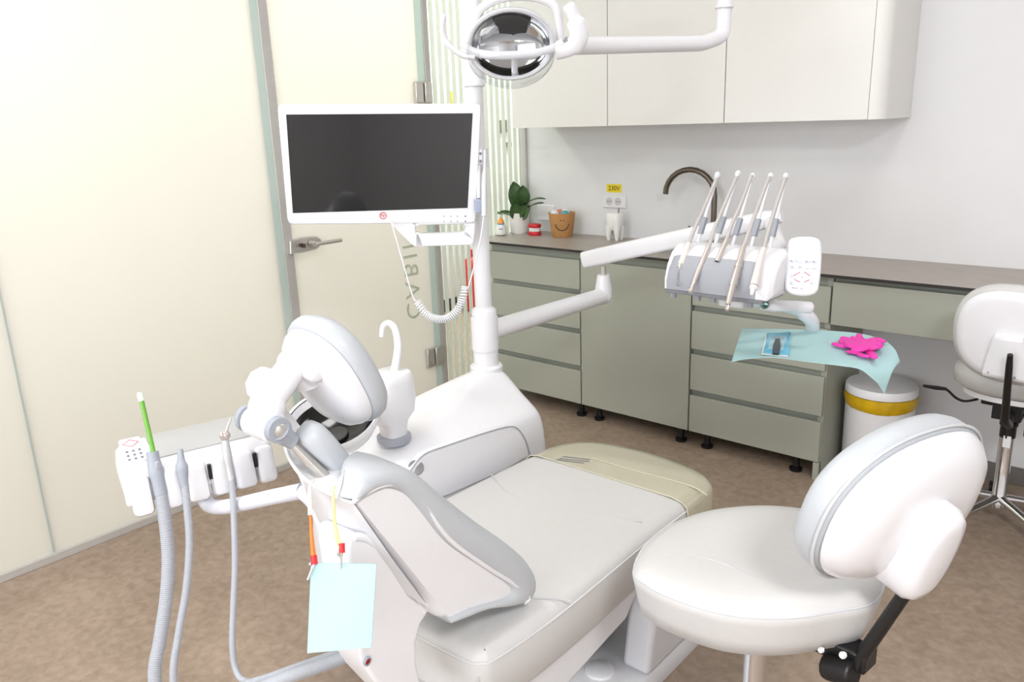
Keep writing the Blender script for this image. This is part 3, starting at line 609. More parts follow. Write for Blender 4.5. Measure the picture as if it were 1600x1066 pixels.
obj('wand', M().tube(cat([PD(758, 235, dc), PD(757.5, 262, dc), PD(756.5, 290, dc), PD(756.5, 338, dc)], 4), [.005, .0045, .0042, .004, .0042, .006, .0075, .008, .0085, .0085, .0085, .0085, .008], 12), mat('wand_grey', (206, 208, 212), .3), ic)
cd = M(); cd.tube(cat([PD(756, 336, dc), PD(751, 372, dc), PD(740, 420, dc), PD(731, 452, dc)], 5), .0021, 8)
cp = cat([PD(a, b, dc) for a, b in ((727, 448), (722, 470), (712, 488), (697, 498), (680, 498), (665, 490), (652, 472))], 40)
L = len(cp); turns = 34; hx = []; fw = V((AX.z, AY.z, AZ.z))
for i in range(turns * 12 + 1):
    t = i / (turns * 12) * (L - 1); k = min(int(t), L - 2); p = cp[k].lerp(cp[k + 1], t - k); T_ = (cp[k + 1] - cp[k]).normalized(); a = fw; b = T_.cross(a).normalized(); th = 2 * PI * i / 12
    hx.append(p + a * (.0105 * math.cos(th)) + b * (.0105 * math.sin(th)))
cd.tube(hx, .0024, 6); cd.tube(cat([PD(651, 470, dc), PD(645, 463, dc), PD(628, 405, dc), PD(613, 352, dc), PD(611, 345, dc + .02)], 5), .0021, 8)
obj('coiled_cord', cd, WHITE, ic)

# ================================================================== OPERATING LIGHT
lo = PD(798, 70, 2.2); ld = (CAM - lo).normalized(); lz = (ld + V((0, 0, -.12))).normalized(); lx = EZ.cross(lz).normalized(); ly = lz.cross(lx)
ol = thing('operating_light', 'white dental operating light with a mirrored reflector on a jointed arm', 'lamp', lo)
def lp(a, b, k=0): return PP(a, b, lo + lz * k, lz)
def l2(l, k=0): return [((lp(a, b, k) - lo).dot(lx), (lp(a, b, k) - lo).dot(ly)) for a, b in l]
A_, B_ = .122, .094
def ering(s, k, n=48, dy=0): return [lo + lx * (A_ * s * math.cos(2 * PI * i / n)) + ly * (B_ * s * math.sin(2 * PI * i / n) + dy) + lz * k for i in range(n)]
hd = obj('head_housing', M().loft([ering(1.0, -.0), ering(1.03, -.012), ering(.95, -.05), ering(.7, -.085), ering(.3, -.1)], (False, True)), SOFTW, ol)
obj('reflector', M().loft([ering(.88, .002), ering(.84, -.01), ering(.68, -.028), ering(.45, -.042), ering(.2, -.049), ering(.02, -.05)], (False, True)), mat('mirror_reflector', (215, 216, 218), .1, 1, var=.0), ol)
obj('reflector_rim', M().loft([ering(1.0, 0), ering(.97, .008), ering(.92, .008), ering(.875, 0), ering(.89, -.008)], (False, False)), WHITE, ol)
obj('clear_cover', M().loft([ering(.99, .004), ering(1.0, .03, dy=-.008), ering(.97, .055, dy=-.018), ering(.86, .075, dy=-.025), ering(.6, .09, dy=-.028), ering(.3, .097, dy=-.028), ering(.02, .099, dy=-.028)], (False, True)), COVER, ol)
shp = [(768, 28), (782, 24), (800, 23), (818, 25), (833, 32), (830, 42), (826, 58), (812, 59), (804, 61), (802, 63), (800, 61), (790, 60), (777, 59), (775, 48), (769, 42)]
obj('bulb_shield', M().pad(l2([(800 + (a - 800) * .88, 24 + (b - 24) * .85) for a, b in shp]), (lo - lz * .012, lx, ly, lz), [(.002, -.015), (0, -.01), (.002, .004)]), BLACK, ol)
cb = cat([lp(a, b, .03) for a, b in ((722, 68), (738, 80), (765, 86), (800, 86), (835, 83), (862, 76), (880, 66))], 5)
obj('crossbar', M().tube(cb, [(.011, .008)] * len(cb), 12), WHITE, ol)
obj('bulb_post', M().tube([lp(804, 88, .02), lp(804, 112, -.02)], .009, 12), WHITE, ol)
yk = cat([lp(a, b, -.02) for a, b in ((737, 44), (750, 16), (775, 0), (810, -6), (845, -2), (868, 12), (874, 40), (876, 62))], 5)
obj('yoke', M().tube(yk, [(.02, .012)] * 18 + [(.013, .012)] * (len(yk) - 18), 14, flat=lz), WHITE, ol)
h1 = cat([lp(a, b, .03) for a, b in ((694, 22), (692, 48), (701, 70), (722, 86), (742, 90))], 5)
obj('grip', M().tube(h1, [(.008, .006)] + [(.011, .008)] * 8 + [(.013, .009)] * 8 + [(.012, .008)] * (len(h1) - 17), 12, flat=lz), WHITE, ol)
h2 = cat([lp(a, b, .03) for a, b in ((887, 6), (898, 28), (905, 56), (893, 75), (868, 82))], 5)
obj('grip', M().tube(h2, [(.009, .012)] + [(.012, .017)] * 5 + [(.015, .026)] * 9 + [(.013, .02)] * (len(h2) - 15), 12, flat=lz), WHITE, ol)
e0, e1 = PD(884, 72, 2.23), PD(1092, 68, 2.56)
r0 = (e1 - e0).normalized(); e2 = PD(1131, 30, 2.62); e3 = e2 + EZ * .18
bend = [e1, e1 + r0 * .035 + EZ * .004, e2 - EZ * .05 - r0 * .012, e2 - EZ * .01, e2 + EZ * .03]
obj('lower_arm', M().tube([e0] + cat(bend, 5) + [e3], .0245, 18), WHITE, ol)
obj('arm_collar', M().lathe([(.026, -.004), (.031, 0), (.031, .008), (.026, .01)], e2 + EZ * .035, EZ, 24), WHITE, ol)
obj('upper_arm', M().tube([e3 - EZ * .01, e3 + EZ * .03, V((PXX, PYY, e3.z + .16))], .028, 16), WHITE, ol)

# ================================================================== DELIVERY ARM AND CONSOLE
dl = thing('instrument_console', 'white instrument console with a grey front on a jointed swing arm', 'dental console', (-1.03, 2.15, .99))
A0 = V((PXX, PYY, .81)); dp = dep(A0)
J = PZ(943, 462, .81)
obj('swing_arm', M().tube([A0, A0.lerp(J, .5), J], [.034, .0335, .032], 20).ell(J, (.034, .034, .036)), WHITE, dl)
obj('swing_hub', M().lathe([(.045, -.06), (.046, -.05), (.046, .05), (.045, .06)], A0, EZ, 32, cap=(False, False)), WHITE, dl)
obj('joint_post', M().lathe([(.034, -.005), (.034, .03), (.026, .075), (.024, .085), (.001, .086)], J, EZ, 28), WHITE, dl)
obj('joint_pin', M().lathe([(.011, .08), (.011, .12)], J - EZ * .0, EZ, 16), STEEL, dl)
K0 = PD(912, 411, dep(J) + .0); K0.z = J.z + .14
K1 = PD(1222, 338, 2.74)
kd = (K1 - K0).normalized()
obj('spring_arm', M().tube([K0 - kd * .0, K0 + kd * .004, K0 + kd * .08, K0.lerp(K1, .5), K1 - kd * .05, K1], [(.028, .022), (.033, .026), (.034, .028), (.034, .028), (.032, .027), (.02, .02)], 32, flat=EZ, p=4), WHITE, dl)
s_ = M()
for a, b in ((930.5, 414.5), (938, 413)):
    p = PD(a, b, dep(J) - .033); s_.lathe([(.0035, -.006), (.0035, .001)], p, (CAM - p).normalized(), 10)
obj('arm_screw', s_, GREY, dl)
kn = PD(1205, 350, 2.74)
obj('console_neck', M().tube([kn, V((-1.0, 2.42, 1.09)), V((-1.03, 2.24, 1.05))], .024, 16), WHITE, dl)
prof = [(2.052, .998), (2.052, 1.03), (2.066, 1.07), (2.09, 1.102), (2.12, 1.12), (2.16, 1.126), (2.21, 1.12), (2.235, 1.10), (2.24, 1.03), (2.22, .998)]
xs = (-1.192, -.862)
obj('console_body', M().loft([[V((xs[0] + .012, a, b)) for a, b in prof], [V((xs[0], a + .002, b)) for a, b in prof], [V((xs[1] - .04, a, b)) for a, b in prof], [V((xs[1] - .012, a + .004, b - .002)) for a, b in prof], [V((xs[1], a + .02 if a < 2.15 else a - .02, 1.06 + (b - 1.06) * .8)) for a, b in prof]]), WHITE, dl, bevel=.006, seg=3, sharp=50)
fp = [(2.0505, .999), (2.0495, 1.03), (2.0635, 1.071), (2.083, 1.0985), (2.087, 1.097), (2.07, 1.069), (2.056, 1.03), (2.056, .999)]
obj('front_panel', M().loft([[V((x, a, .999 + (b - .999) * k)) for a, b in fp] for x, k in ((-1.182, .86), (-1.178, .93), (-1.168, .98), (-1.155, 1), (-.935, 1), (-.92, .98), (-.91, .93), (-.906, .85))]), FRONTGREY, dl, sharp=50)
obj('bottom_lip', M().box(-1.188, -.885, 2.052, 2.2, .987, .999), mat('dark_grey_lip', (120, 122, 128), .5), dl, bevel=.002)
for a in (1053, 1091, 1115, 1173):
    p = PY(a, 455, 2.09); obj('hose_stub', M().lathe([(.0085, -.022), (.0085, 0)], V((p.x, 2.09, .988)), EZ, 14), GREY, dl)
obj('pivot_block', M().obox(PD(1148, 472, 2.40), (EX, EY, EZ), (.04, .03, .012)), SOFTW, dl, bevel=.006)
HX = []
rods = (((1121, 274), (1088, 386), (1097, 352)), ((1153, 272), (1116, 386), (1128, 352)), ((1176, 276), (1143, 388), (1153, 352)), ((1204, 276), (1172, 390), (1181, 353)), ((1228, 276), (1202, 390), (1210, 353)))
for t_, b_, c_ in rods:
    p0, p1 = PY(*b_, 2.19), PY(*t_, 2.262)
    w = obj('whip_rod', M().tube([p0 - (p1 - p0) * .08, p0, p1], [.006, .0055, .0045], 10).ell(p1, (.008, .012, .011)).tube([p1, p1 + V((0, -.014, -.012))], [.008, .005], 10), WHITE, dl)
    p = p0.lerp(p1, .3); obj('clamp', M().obox(p, ((p1 - p0).normalized(), EX, (p1 - p0).normalized().cross(EX)), (.026, .0075, .008)), GREY, w, bevel=.002)
# keypad
kq = PD(1255, 417, 2.2); kz = ((CAM - kq).normalized() + V((0, 0, .05))).normalized(); kx = EZ.cross(kz).normalized(); ky = kz.cross(kx)
def k2(l): return [((PP(a, b, kq, kz) - kq).dot(kx), (PP(a, b, kq, kz) - kq).dot(ky)) for a, b in l]
kf = (kq, kx, ky, kz)
kout = [(v.x, v.y) for v in cat([V((a, b, 0)) for a, b in k2(((1233, 376), (1242, 371), (1257, 369.5), (1273, 371), (1282, 377), (1284, 392), (1283, 420), (1280, 445), (1276, 457), (1266, 462), (1253, 463), (1239, 461), (1229, 455), (1226.5, 445), (1228, 420), (1231, 392)))], 4, True)]
kp = obj('keypad', M().pad(kout, kf, [(.006, -.02), (.001, -.016), (0, -.004), (.003, 0), (.007, .0015)]), WHITE, dl, sharp=60)
kg = (kq + kz * .0016, kx, ky, kz)
obj('key_panel', M().pad(k2(((1233, 403), (1281, 403), (1280, 430), (1277, 453), (1232, 455), (1231, 430))), kg, [(0, 0), (0, .0006)]), KEYPAN, kp)
obj('display', M().pad(k2(((1241, 380), (1277, 380), (1276, 398), (1240, 398))), kg, [(0, 0), (.002, .0012)]), mat('keypad_display', (240, 240, 240), .1, var=.0), kp)
km = M(); kp2 = M()
def kpt(a, b, h=.0012): return PP(a, b, kq + kz * (.0016 + h), kz)
for a, b in ((1238, 408), (1249, 408), (1261, 409), (1273, 409), (1238, 417), (1249.5, 417.5), (1260.5, 418), (1272, 418)): km.pad([(v[0], v[1]) for v in k2(((a - 3.6, b - 3), (a + 3.6, b - 3), (a + 3.6, b + 3), (a - 3.6, b + 3)))], (kq + kz * .0022, kx, ky, kz), [(0, 0), (.001, .0006)])
for a, b in ((1253.5, 424.5), (1237.5, 432), (1269, 433), (1252.5, 441.5), (1237, 442.5), (1267, 443.5), (1252, 450.5)): km.lathe([(.0062, 0), (.0055, .0008), (.001, .0008)], kpt(a, b, .0006), kz, 16)
obj('key', km, KEYCAP, kp)
for a, b in ((1244, 408), (1266, 409), (1238, 417), (1250, 417), (1253, 433), (1236, 443), (1268, 443), (1252.5, 451)): kp2.lathe([(.0014, 0), (.0014, .0006)], kpt(a, b, .0013), kz, 8)
for a, b in ((1239, 450), (1244, 450.3), (1236, 408), (1260, 408.6), (1271, 409)): kp2.pad(k2(((a - 2, b - .5), (a + 2, b - .5), (a + 2, b + .5), (a - 2, b + .5))), (kq + kz * .0032, kx, ky, kz), [(0, 0), (0, .0003)])
obj('key_marks', kp2, INK, kp)
kr = M()
for (a, b), (c, d) in (((1239.5, 431), (1250, 425.4)), ((1257, 425.4), (1266, 431)), ((1241, 436.5), (1249.5, 441)), ((1256.5, 441), (1265.5, 437))): kr.tube([kpt(a, b), kpt(c, d)], .0009, 6)
obj('red_diamond', kr, REDINK, kp)
obj('keypad_bracket', M().tube([kq - kz * .022 - ky * .01, kq - kz * .05 - ky * .01, V((-.87, 2.17, 1.05)), V((-.9, 2.17, 1.05))], .014, 12), SOFTW, dl)

# handpieces hanging in front of the console
def hy(b): return 2.248 - (b - 270) * .00122
def hp(a, b, dy=0): return PY(a, b, hy(b) - .004 + dy)
specs = (
 ('air_syringe', 'silver air-water syringe, leftmost instrument on the console', ((1120, 278), (1103, 318), (1086, 356), (1076, 382)), ((1076, 380), (1070, 397), (1064, 413)), (.008, .0095, .0105), 0),
 ('turbine_handpiece', 'silver turbine handpiece second from left on the console', ((1151, 276), (1133, 318), (1117, 356), (1108, 385)), ((1108, 385), (1099, 406), (1091, 424), (1083, 445)), (.0068, .0085, .0078, .006), 1),
 ('hose_coupling', 'empty handpiece hose with a metal coupling in the middle of the console', ((1174, 274), (1158, 318), (1143, 352), (1135, 376)), ((1136, 374), (1129, 390), (1122.5, 404)), (.0068, .0075, .0075), 2),
 ('motor_handpiece', 'long silver contra-angle handpiece, fourth instrument from left', ((1202, 276), (1186, 318), (1171, 360), (1163, 384)), ((1163, 382), (1156, 408), (1150, 430), (1141, 462), (1137.5, 476)), (.0068, .009, .0112, .0085, .0065), 3),
 ('scaler_handpiece', 'pale scaler handpiece with a white tip, rightmost on the console', ((1227, 278), (1213, 320), (1201, 360), (1193, 392)), ((1194, 388), (1188, 405), (1182, 430), (1178, 446)), (.0075, .0095, .0105, .0115), 4))
for nm, lb, hose, body, rad, kind in specs:
    t = thing(nm, lb, 'dental handpiece', hp(*body[-1]), 'dental handpieces')
    obj('hose', M().tube(cat([hp(*p) for p in hose], 4), .0058, 10), WHIP, t)
    bp = cat([hp(*p) for p in body], 4); L = len(bp); rr = []
    for i in range(L):
        s0 = i / (L - 1) * (len(rad) - 1); k = min(int(s0), len(rad) - 2); rr.append(rad[k] + (rad[k + 1] - rad[k]) * (s0 - k))
    obj('grip', M().tube(bp, rr, 16), HANDP if kind in (1, 2, 3) else mat('pale_handpiece', (226, 220, 214), .3, .1), t)
    e = bp[-1]; dv = (bp[-1] - bp[-2]).normalized()
    if kind == 0:
        obj('collar', M().tube([e, e + dv * .012], .009, 14), STEEL, t); obj('nozzle', M().tube(cat([e + dv * .01, hp(1059, 428), hp(1057.5, 438), hp(1060, 447)], 4), .0022, 8), CHROME, t)
    if kind == 1: obj('head', M().lathe([(.006, -.008), (.0075, -.006), (.0075, .007), (.005, .01)], hp(1079.5, 453), V((.3, -.8, -.5)), 16).tube([e, hp(1079.5, 453)], .0055, 10), HANDP, t)
    if kind == 2: obj('coupling', M().tube([e, e + dv * .01], .0085, 16), STEEL, t); obj('coupling_hole', M().tube([e + dv * .0095, e + dv * .011], .006, 14), BLACK, t)
    if kind == 3:
        obj('grip_ring', M().tube([bp[L // 2 - 3], bp[L // 2 - 2]], .0118, 16).tube([bp[L // 2 + 1], bp[L // 2 + 2]], .0113, 16), STEEL, t)
        obj('head', M().lathe([(.005, -.008), (.0068, -.006), (.0068, .007), (.004, .0095)], hp(1137, 481), V((.25, -.75, -.55)), 16), HANDP, t)
    if kind == 4:
        obj('tip_collar', M().tube([e + dv * .002, e + dv * .012], .0105, 14), CERAM, t); obj('tip', M().tube([e + dv * .01, e + dv * .02, e + dv * .03], [.008, .006, .004], 12), CERAM, t)

# ================================================================== TRAY
ZT = .80
ta = dl
tp_ = cat([PD(1140, 472, 2.42), PD(1185, 474, 2.45), PD(1225, 481, 2.49), PD(1254, 490, 2.53), PD(1268, 502, 2.56), PZ(1270, 516, ZT) - EZ * .004], 5)
obj('tray_arm', M().tube(tp_, [(.011, .011)] * 5 + [(.014, .014)] * 10 + [(.022, .022)] * (len(tp_) - 15), 14), WHITE, ta)
gp = cat([PD(1190, 473, 2.36), PD(1210, 478, 2.36), PD(1240, 479, 2.37), PD(1266, 481, 2.38)], 4)
obj('grip_handle', M().tube([gp[0] - (gp[1] - gp[0]) * .5] + gp + [gp[-1] + (gp[-1] - gp[-2]) * .7], [.01, .021, .021, .02, .0185, .0185, .0175, .0175, .0175, .0175, .018, .018, .018, .018, .012], 16), WHITE, ta, sharp=60)
q = PD(1194.5, 476, 2.335); obj('knob', M().lathe([(.0135, -.008), (.0135, .003), (.009, .006), (.005, .0045), (.001, .0045)], q, (CAM - q).normalized(), 20), mat('green_chrome', (130, 170, 160), .15, .8), ta)
obj('tray_plate', M().pad(rrect(.33, .17, .03, 6, -.85, 2.34), f0, [(0, ZT - .014), (0, ZT - .006), (.004, ZT - .004)]), STEEL, ta)
# teal sheet draped over the tray
NXg, NYg = 34, 18
far = cat([PZ(a, b, ZT) for a, b in ((1160, 515), (1220, 515.5), (1290, 518), (1345, 523), (1385, 535), (1407, 555))], 10)
near = cat([PZ(1143, 567, ZT - .012), PZ(1170, 562, ZT - .004), PZ(1205, 560, ZT + .0), PZ(1250, 565, ZT), PZ(1295, 571, ZT), PZ(1340, 577, ZT - .004), PZ(1362, 591, ZT - .03), PZ(1383, 606, ZT - .065)], 8)
def samp(l, t): t *= len(l) - 1; k = min(int(t), len(l) - 2); return l[k].lerp(l[k + 1], t - k)
g = []
for i in range(NXg + 1):
    a, b = samp(far, i / NXg), samp(near, i / NXg); row = []
    for j in range(NYg + 1):
        t = j / NYg; p = a.lerp(b, t); e_ = max(0, (i / NXg - .72) / .28)
        p.z = a.z + (b.z - a.z) * t ** 2.4 - .01 * e_ ** 2 + .0012 * math.sin(i * .7) * math.sin(j * .5) + .003
        if i > NXg - 3: p.z -= .004 * (i - NXg + 3)
        row.append(p)
    g.append(row)
m = M(); nn = NYg + 1; v = [p for r_ in g for p in r_]; N = len(v); fc = []
for i in range(NXg):
    for j in range(NYg):
        a = i * nn + j; fc += [(a, a + 1, a + nn + 1, a + nn), (N + a, N + a + nn, N + a + nn + 1, N + a + 1)]
bd = [i * nn for i in range(NXg + 1)] + [NXg * nn + j for j in range(1, nn)] + [i * nn + NYg for i in range(NXg - 1, -1, -1)] + [j for j in range(NYg - 1, 0, -1)]
fc += [(bd[k], bd[(k + 1) % len(bd)], N + bd[(k + 1) % len(bd)], N + bd[k]) for k in range(len(bd))]
tag(obj('tray_sheet', m.add(v + [p - EZ * .0012 for p in v], fc), TEAL, sharp=60), 'pale teal paper sheet draped over the tray under the console', 'paper sheet')
# sterile pouch
zs = ZT + .0055
po = thing('sterile_pouch', 'blue sterilisation pouch with dark instruments inside on the teal tray sheet', 'pouch', PZ(1212, 540, zs))
oc = [PZ(a, b, zs) for a, b in ((1198, 521), (1237, 520), (1231, 558), (1189, 554))]; cc = sum(oc, V()) / 4
ox = (oc[1] - oc[0]).normalized(); oy = EZ.cross(ox); 
out = [p for k in range(4) for p in (oc[k].lerp(oc[(k + 1) % 4], t) for t in (0, .5))]
obj('backing', M().pad(to2(out, cc, EX, EY), (cc, EX, EY, EZ), [(0, 0), (0, .0012)]), PAPER, po)
ic2 = [cc + (p - cc) * .99 for p in out]; obj('film', M().pad(to2([p + V((0, .012, 0)) * (1 if p.y < cc.y else 0) for p in ic2], cc, EX, EY), (cc, EX, EY, EZ), [(0, .0012), (.004, .003), (.01, .004)]), BLUEP, po)
fx = [cc + (p - cc) * .6 for p in out]; obj('clear_window', M().pad(to2(fx, cc, EX, EY), (cc, EX, EY, EZ), [(0, .0038), (.004, .0052)]), mat('pale_film', (168, 210, 222), .2), po)
tl_ = M(); e0_, e1_ = PZ(1215, 530, zs + .006), PZ(1212, 553, zs + .006); w_ = (e1_ - e0_).cross(EZ).normalized()
for k, o_ in enumerate((-.008, -.003, .002, .007)): tl_.tube([e0_ + w_ * o_ * .6, e0_.lerp(e1_, .5) + w_ * o_, e1_ + w_ * o_ * .9], [.0025, .004, .003], 8)
obj('instruments', tl_, TOOLD, po)
# pink gloves
gl = thing('nitrile_gloves', 'crumpled pink nitrile gloves on the right of the teal tray sheet', 'gloves', PZ(1345, 542, zs))
def glove(px, dz, seed):
    rnd = random.Random(seed); o = M(); zz = zs + dz
    pc = PZ(px, 540, zz); o.pad([(v_.x, v_.y) for v_ in cat([V((.062 * math.cos(a) * (1 + .16 * rnd.uniform(-1, 1)), .055 * math.sin(a) * (1 + .16 * rnd.uniform(-1, 1)), 0)) for a in [2 * PI * k / 11 for k in range(11)]], 4, True)], (pc, EX, EY, EZ), [(.004, 0), (0, .004), (.004, .009), (.016, .012)])
    return o, pc
o1, pc = glove(1346, 0, 3)
for lst, w in ((((1332, 541), (1317, 541), (1300, 536.5)), 1), (((1338, 533), (1325, 530), (1313, 528)), 1.25), (((1345, 531), (1343, 527), (1342, 523)), 1.1), (((1358, 534), (1369, 530), (1381, 535)), 1.5), (((1356, 547), (1362, 553), (1367, 560)), 1.2)):
    q = cat([PZ(a, b, zs + .008) for a, b in lst], 4); o1.tube(q, [(.006, .011 * w)] * 5 + [(.006, .0095 * w)] * 3 + [(.003, .005 * w)], 10, flat=EZ)
o1.ell(PZ(1335, 551, zs + .006), (.026, .012, .005)); o1.ell(PZ(1350, 556, zs + .006), (.02, .01, .005))
obj('lower_glove', o1, PINK, gl, sharp=60, sub=1)
o2, pc = glove(1349, .012, 8)
for lst in (((1342, 534), (1336, 530), (1331, 527)), ((1362, 537), (1370, 538), (1376, 540))):
    q = cat([PZ(a, b, zs + .022) for a, b in lst], 4); o2.tube(q, [(.006, .009)] * 5 + [(.006, .008)] * 3 + [(.003, .005)], 10, flat=EZ)
for l in (((1330, 546), (1345, 548), (1360, 544)), ((1338, 532), (1350, 534), (1362, 531))): o2.tube(cat([PZ(a, b, zs + .023) for a, b in l], 4), .004, 8)
o2.ell(PZ(1347, 540, zs + .018), (.05, .046, .009))
obj('upper_glove', o2, PINK, gl, sharp=60, sub=1)

# ================================================================== ASSISTANT CONSOLE
ac = PD(308, 712, 1.7); aL = V((.26, .965, 0)).normalized(); aF = V((.965, -.26, 0)).normalized()
an = thing('assistant_console', 'white assistant console with a grey top holding the suction hoses, left of the chair', 'dental console', ac - EZ * .08)
def ap(l, f, z): return ac + aL * l + aF * f + EZ * z
pr = [(-.085, .028), (-.07, .042), (-.02, .034), (.03, .014), (.044, -.004), (.05, -.03), (.05, -.05), (.045, -.055), (.035, -.03), (-.05, -.01), (-.082, .008)]
rg = []
for l, k, dz in ((-.152, .55, -.012), (-.146, .85, -.004), (-.13, 1, 0), (0, 1, 0), (.125, 1, 0), (.142, .9, -.002), (.15, .6, -.006)):
    rg.append([ap(l, f * k, z * (k if z > 0 else 1) + dz) for f, z in pr])
obj('body', M().loft(rg), WHITE, an, bevel=.006, seg=3, sharp=50)
mt = [(-.078, .0415), (-.066, .0445), (-.02, .0365), (.016, .0225)]
obj('grey_mat', M().loft([[ap(l, f, z + o_) for f, z, o_ in [(a, b, .0) for a, b in mt] + [(a, b, -.006) for a, b in reversed(mt)]] for l in (-.085, .115)]), MIDGREY, an, sharp=30)
for l in (-.124, -.072, -.018, .0335, .081, .127):
    lz_ = (aF * .97 + EZ * .24).normalized(); ly_ = lz_.cross(aL); ly_ = ly_ if ly_.z > 0 else -ly_
    obj('holder_lobe', M().pad(rrect(.046 if abs(l) < .1 else .04, .082, .012, 5), (ap(l, .054, -.036), aL, ly_, lz_), [(.01, -.03), (.001, -.024), (0, -.002), (.004, .007), (.011, .01)]), WHITE, an)
for l in (.01, .105): obj('holder_slot', M().obox(ap(l, .055, -.02), (aL, aF, EZ), (.003, .004, .016)), BLACK, an)
kf2z = (EZ * .9 + aF * .38).normalized(); kf2x = aL; kf2y = kf2z.cross(kf2x); kf2 = (ap(-.118, -.02, .0372), kf2x, kf2y, kf2z)
kk = obj('keypad', M().pad(rrect(.042, .075, .006), kf2, [(0, -.004), (0, .0012), (.002, .002)]), KEYPAN, an)
km = M()
for i in range(3):
    for j in range(3): km.lathe([(.003, 0), (.003, .0008)], kf2[0] + kf2x * (-.012 + i * .012) + kf2y * (-.028 + j * .012) + kf2z * .002, kf2z, 10)
obj('key', km, INK, kk)
kr = M(); dm_ = [kf2[0] + kf2x * (.015 * math.cos(PI / 2 * k)) + kf2y * (.02 + .011 * math.sin(PI / 2 * k)) + kf2z * .0024 for k in range(5)]; kr.tube(dm_, .0007, 6); obj('red_diamond', kr, REDINK, kk)
pa = cat([ap(.0, .0, -.04), PD(318, 775, 1.70), PD(330, 791, 1.69), PD(360, 791, 1.66), PD(420, 778, 1.58), PD(474, 767, 1.51)], 6)
obj('support_arm', M().tube([pa[0] + EZ * .03] + pa, .0155, 16).tube(cat([PD(474, 767, 1.51), PD(496, 790, 1.49), PD(520, 850, 1.48), PD(545, 920, 1.48), PD(570, 990, 1.48)], 4), .017, 14), mat('lavender_white', (222, 223, 232), .35), an)
def ribbed(path, r0, pitch=.0042):
    L = [0]; P = path
    for i in range(1, len(P)): L.append(L[-1] + (P[i] - P[i - 1]).length)
    n = int(L[-1] / (pitch / 3)); pts = []; rr = []; k = 0
    for i in range(n + 1):
        s0 = L[-1] * i / n
        while k < len(P) - 2 and L[k + 1] < s0: k += 1
        t = (s0 - L[k]) / max(1e-9, L[k + 1] - L[k]); pts.append(P[k].lerp(P[k + 1], t)); rr.append(r0 * (1, .99, .9)[i % 3])
    return M().tube(pts, rr, 12)
dA = 1.615
def fl(p): q = V(p); q.z = max(q.z, .016); return q
# large suction hose with saliva ejector
hp1 = [PD(252, 772, dA), PD(260, 830, dA), PD(263, 880, dA), PD(259, 940, dA), PD(250, 1000, dA), PD(242, 1066, dA)]
hz = hp1[-1]; loop = [hz + V((0, .0, -.2)), V((-1.50, .60, .2)), V((-1.46, .58, .22)), PD(350, 1105, 1.56), PD(430, 1066, 1.53), PD(510, 1037, 1.50), PD(585, 1008, 1.48)]
s1 = thing('suction_hose', 'thick ribbed grey suction hose with a green saliva ejector, leftmost on the assistant console', 'suction hose', PD(240, 745, dA))
obj('hose', ribbed(cat(hp1 + loop, 8), .0132), HOSE, s1, sharp=60)
obj('handle', M().tube(cat([PD(238, 706, dA), PD(241, 725, dA), PD(246, 745, dA), PD(252, 773, dA)], 4), [.0118, .012, .0122, .0128, .0135, .0142, .0155, .0155, .0148, .0142, .0138, .0136, .0134], 16), GREY, s1)
obj('slider', M().obox(PD(246, 727, dA - .013), (EX, EY, EZ), (.004, .004, .008)), HOSE, s1, bevel=.002)
tag(obj('saliva_ejector', M().tube([PD(221, 626, dA), PD(240, 708, dA)], .0048, 12), GREENT), 'thin green saliva ejector tube standing in the thick suction hose', 'saliva ejector')
obj_e = bpy.data.objects['saliva_ejector']; OFF[obj_e.name] = V(obj_e.location)
obj('tip', M().tube([PD(218.5, 613, dA), PD(219, 618, dA), PD(221.5, 627, dA)], [.0045, .0065, .006], 12), CLEARTIP, obj_e)
hp2 = [PD(289, 758, dA), PD(293, 800, dA), PD(296, 850, dA), PD(291, 920, dA), PD(279, 990, dA), PD(271, 1066, dA)]
hz = hp2[-1]; loop = [hz + V((0, 0, -.18)), V((-1.44, .66, .2)), V((-1.40, .65, .24)), PD(360, 1086, 1.585), PD(430, 1055, 1.56), PD(505, 1028, 1.54), PD(580, 1000, 1.52)]
s2 = thing('suction_hose', 'thinner ribbed grey suction hose, second from the left on the assistant console', 'suction hose', PD(285, 735, dA))
obj('hose', ribbed(cat(hp2 + loop, 8), .0078, .0036), HOSE, s2, sharp=60)
obj('handle', M().tube(cat([PD(281.5, 702, dA), PD(283, 718, dA), PD(285, 738, dA), PD(288.5, 760, dA)], 4), [.0055, .006, .0065, .007, .0075, .009, .0125, .0125, .0115, .0105, .009, .0085, .008], 14), GREY, s2)
s3 = thing('air_water_syringe', 'silver air-water syringe with a thin grey hose in the assistant console', 'dental handpiece', PD(357, 730, dA))
hp3 = [PD(362, 748, dA), PD(365, 800, dA), PD(367, 880, dA), PD(364, 960, dA), PD(363, 1010, dA), PD(368, 1045, dA), PD(382, 1064, dA - .02), PD(420, 1062, dA - .05), PD(480, 1040, dA - .09), PD(540, 1016, dA - .11), PD(575, 998, dA - .11)]
obj('hose', M().tube(cat(hp3, 8), .0062, 12), HOSE, s3)
obj('grip', M().tube(cat([PD(351.5, 688, dA), PD(354, 705, dA), PD(358, 730, dA), PD(361.5, 750, dA)], 4), [.0075, .0075, .008, .0085, .0085, .0092, .0092, .0082, .0072, .007, .007, .007, .0068], 14), mat('syringe_grip', (205, 205, 207), .3, .3), s3)
obj('head', M().ell(PD(351, 681, dA), (.0115, .0115, .0105)).tube([PD(345, 678, dA - .008), PD(347, 683, dA - .014)], .004, 10), HANDP, s3)
obj('needle', M().tube([PD(353.5, 675, dA), PD(357, 664, dA), PD(361, 654, dA)], [.003, .002, .0018], 8), STEEL, s3)

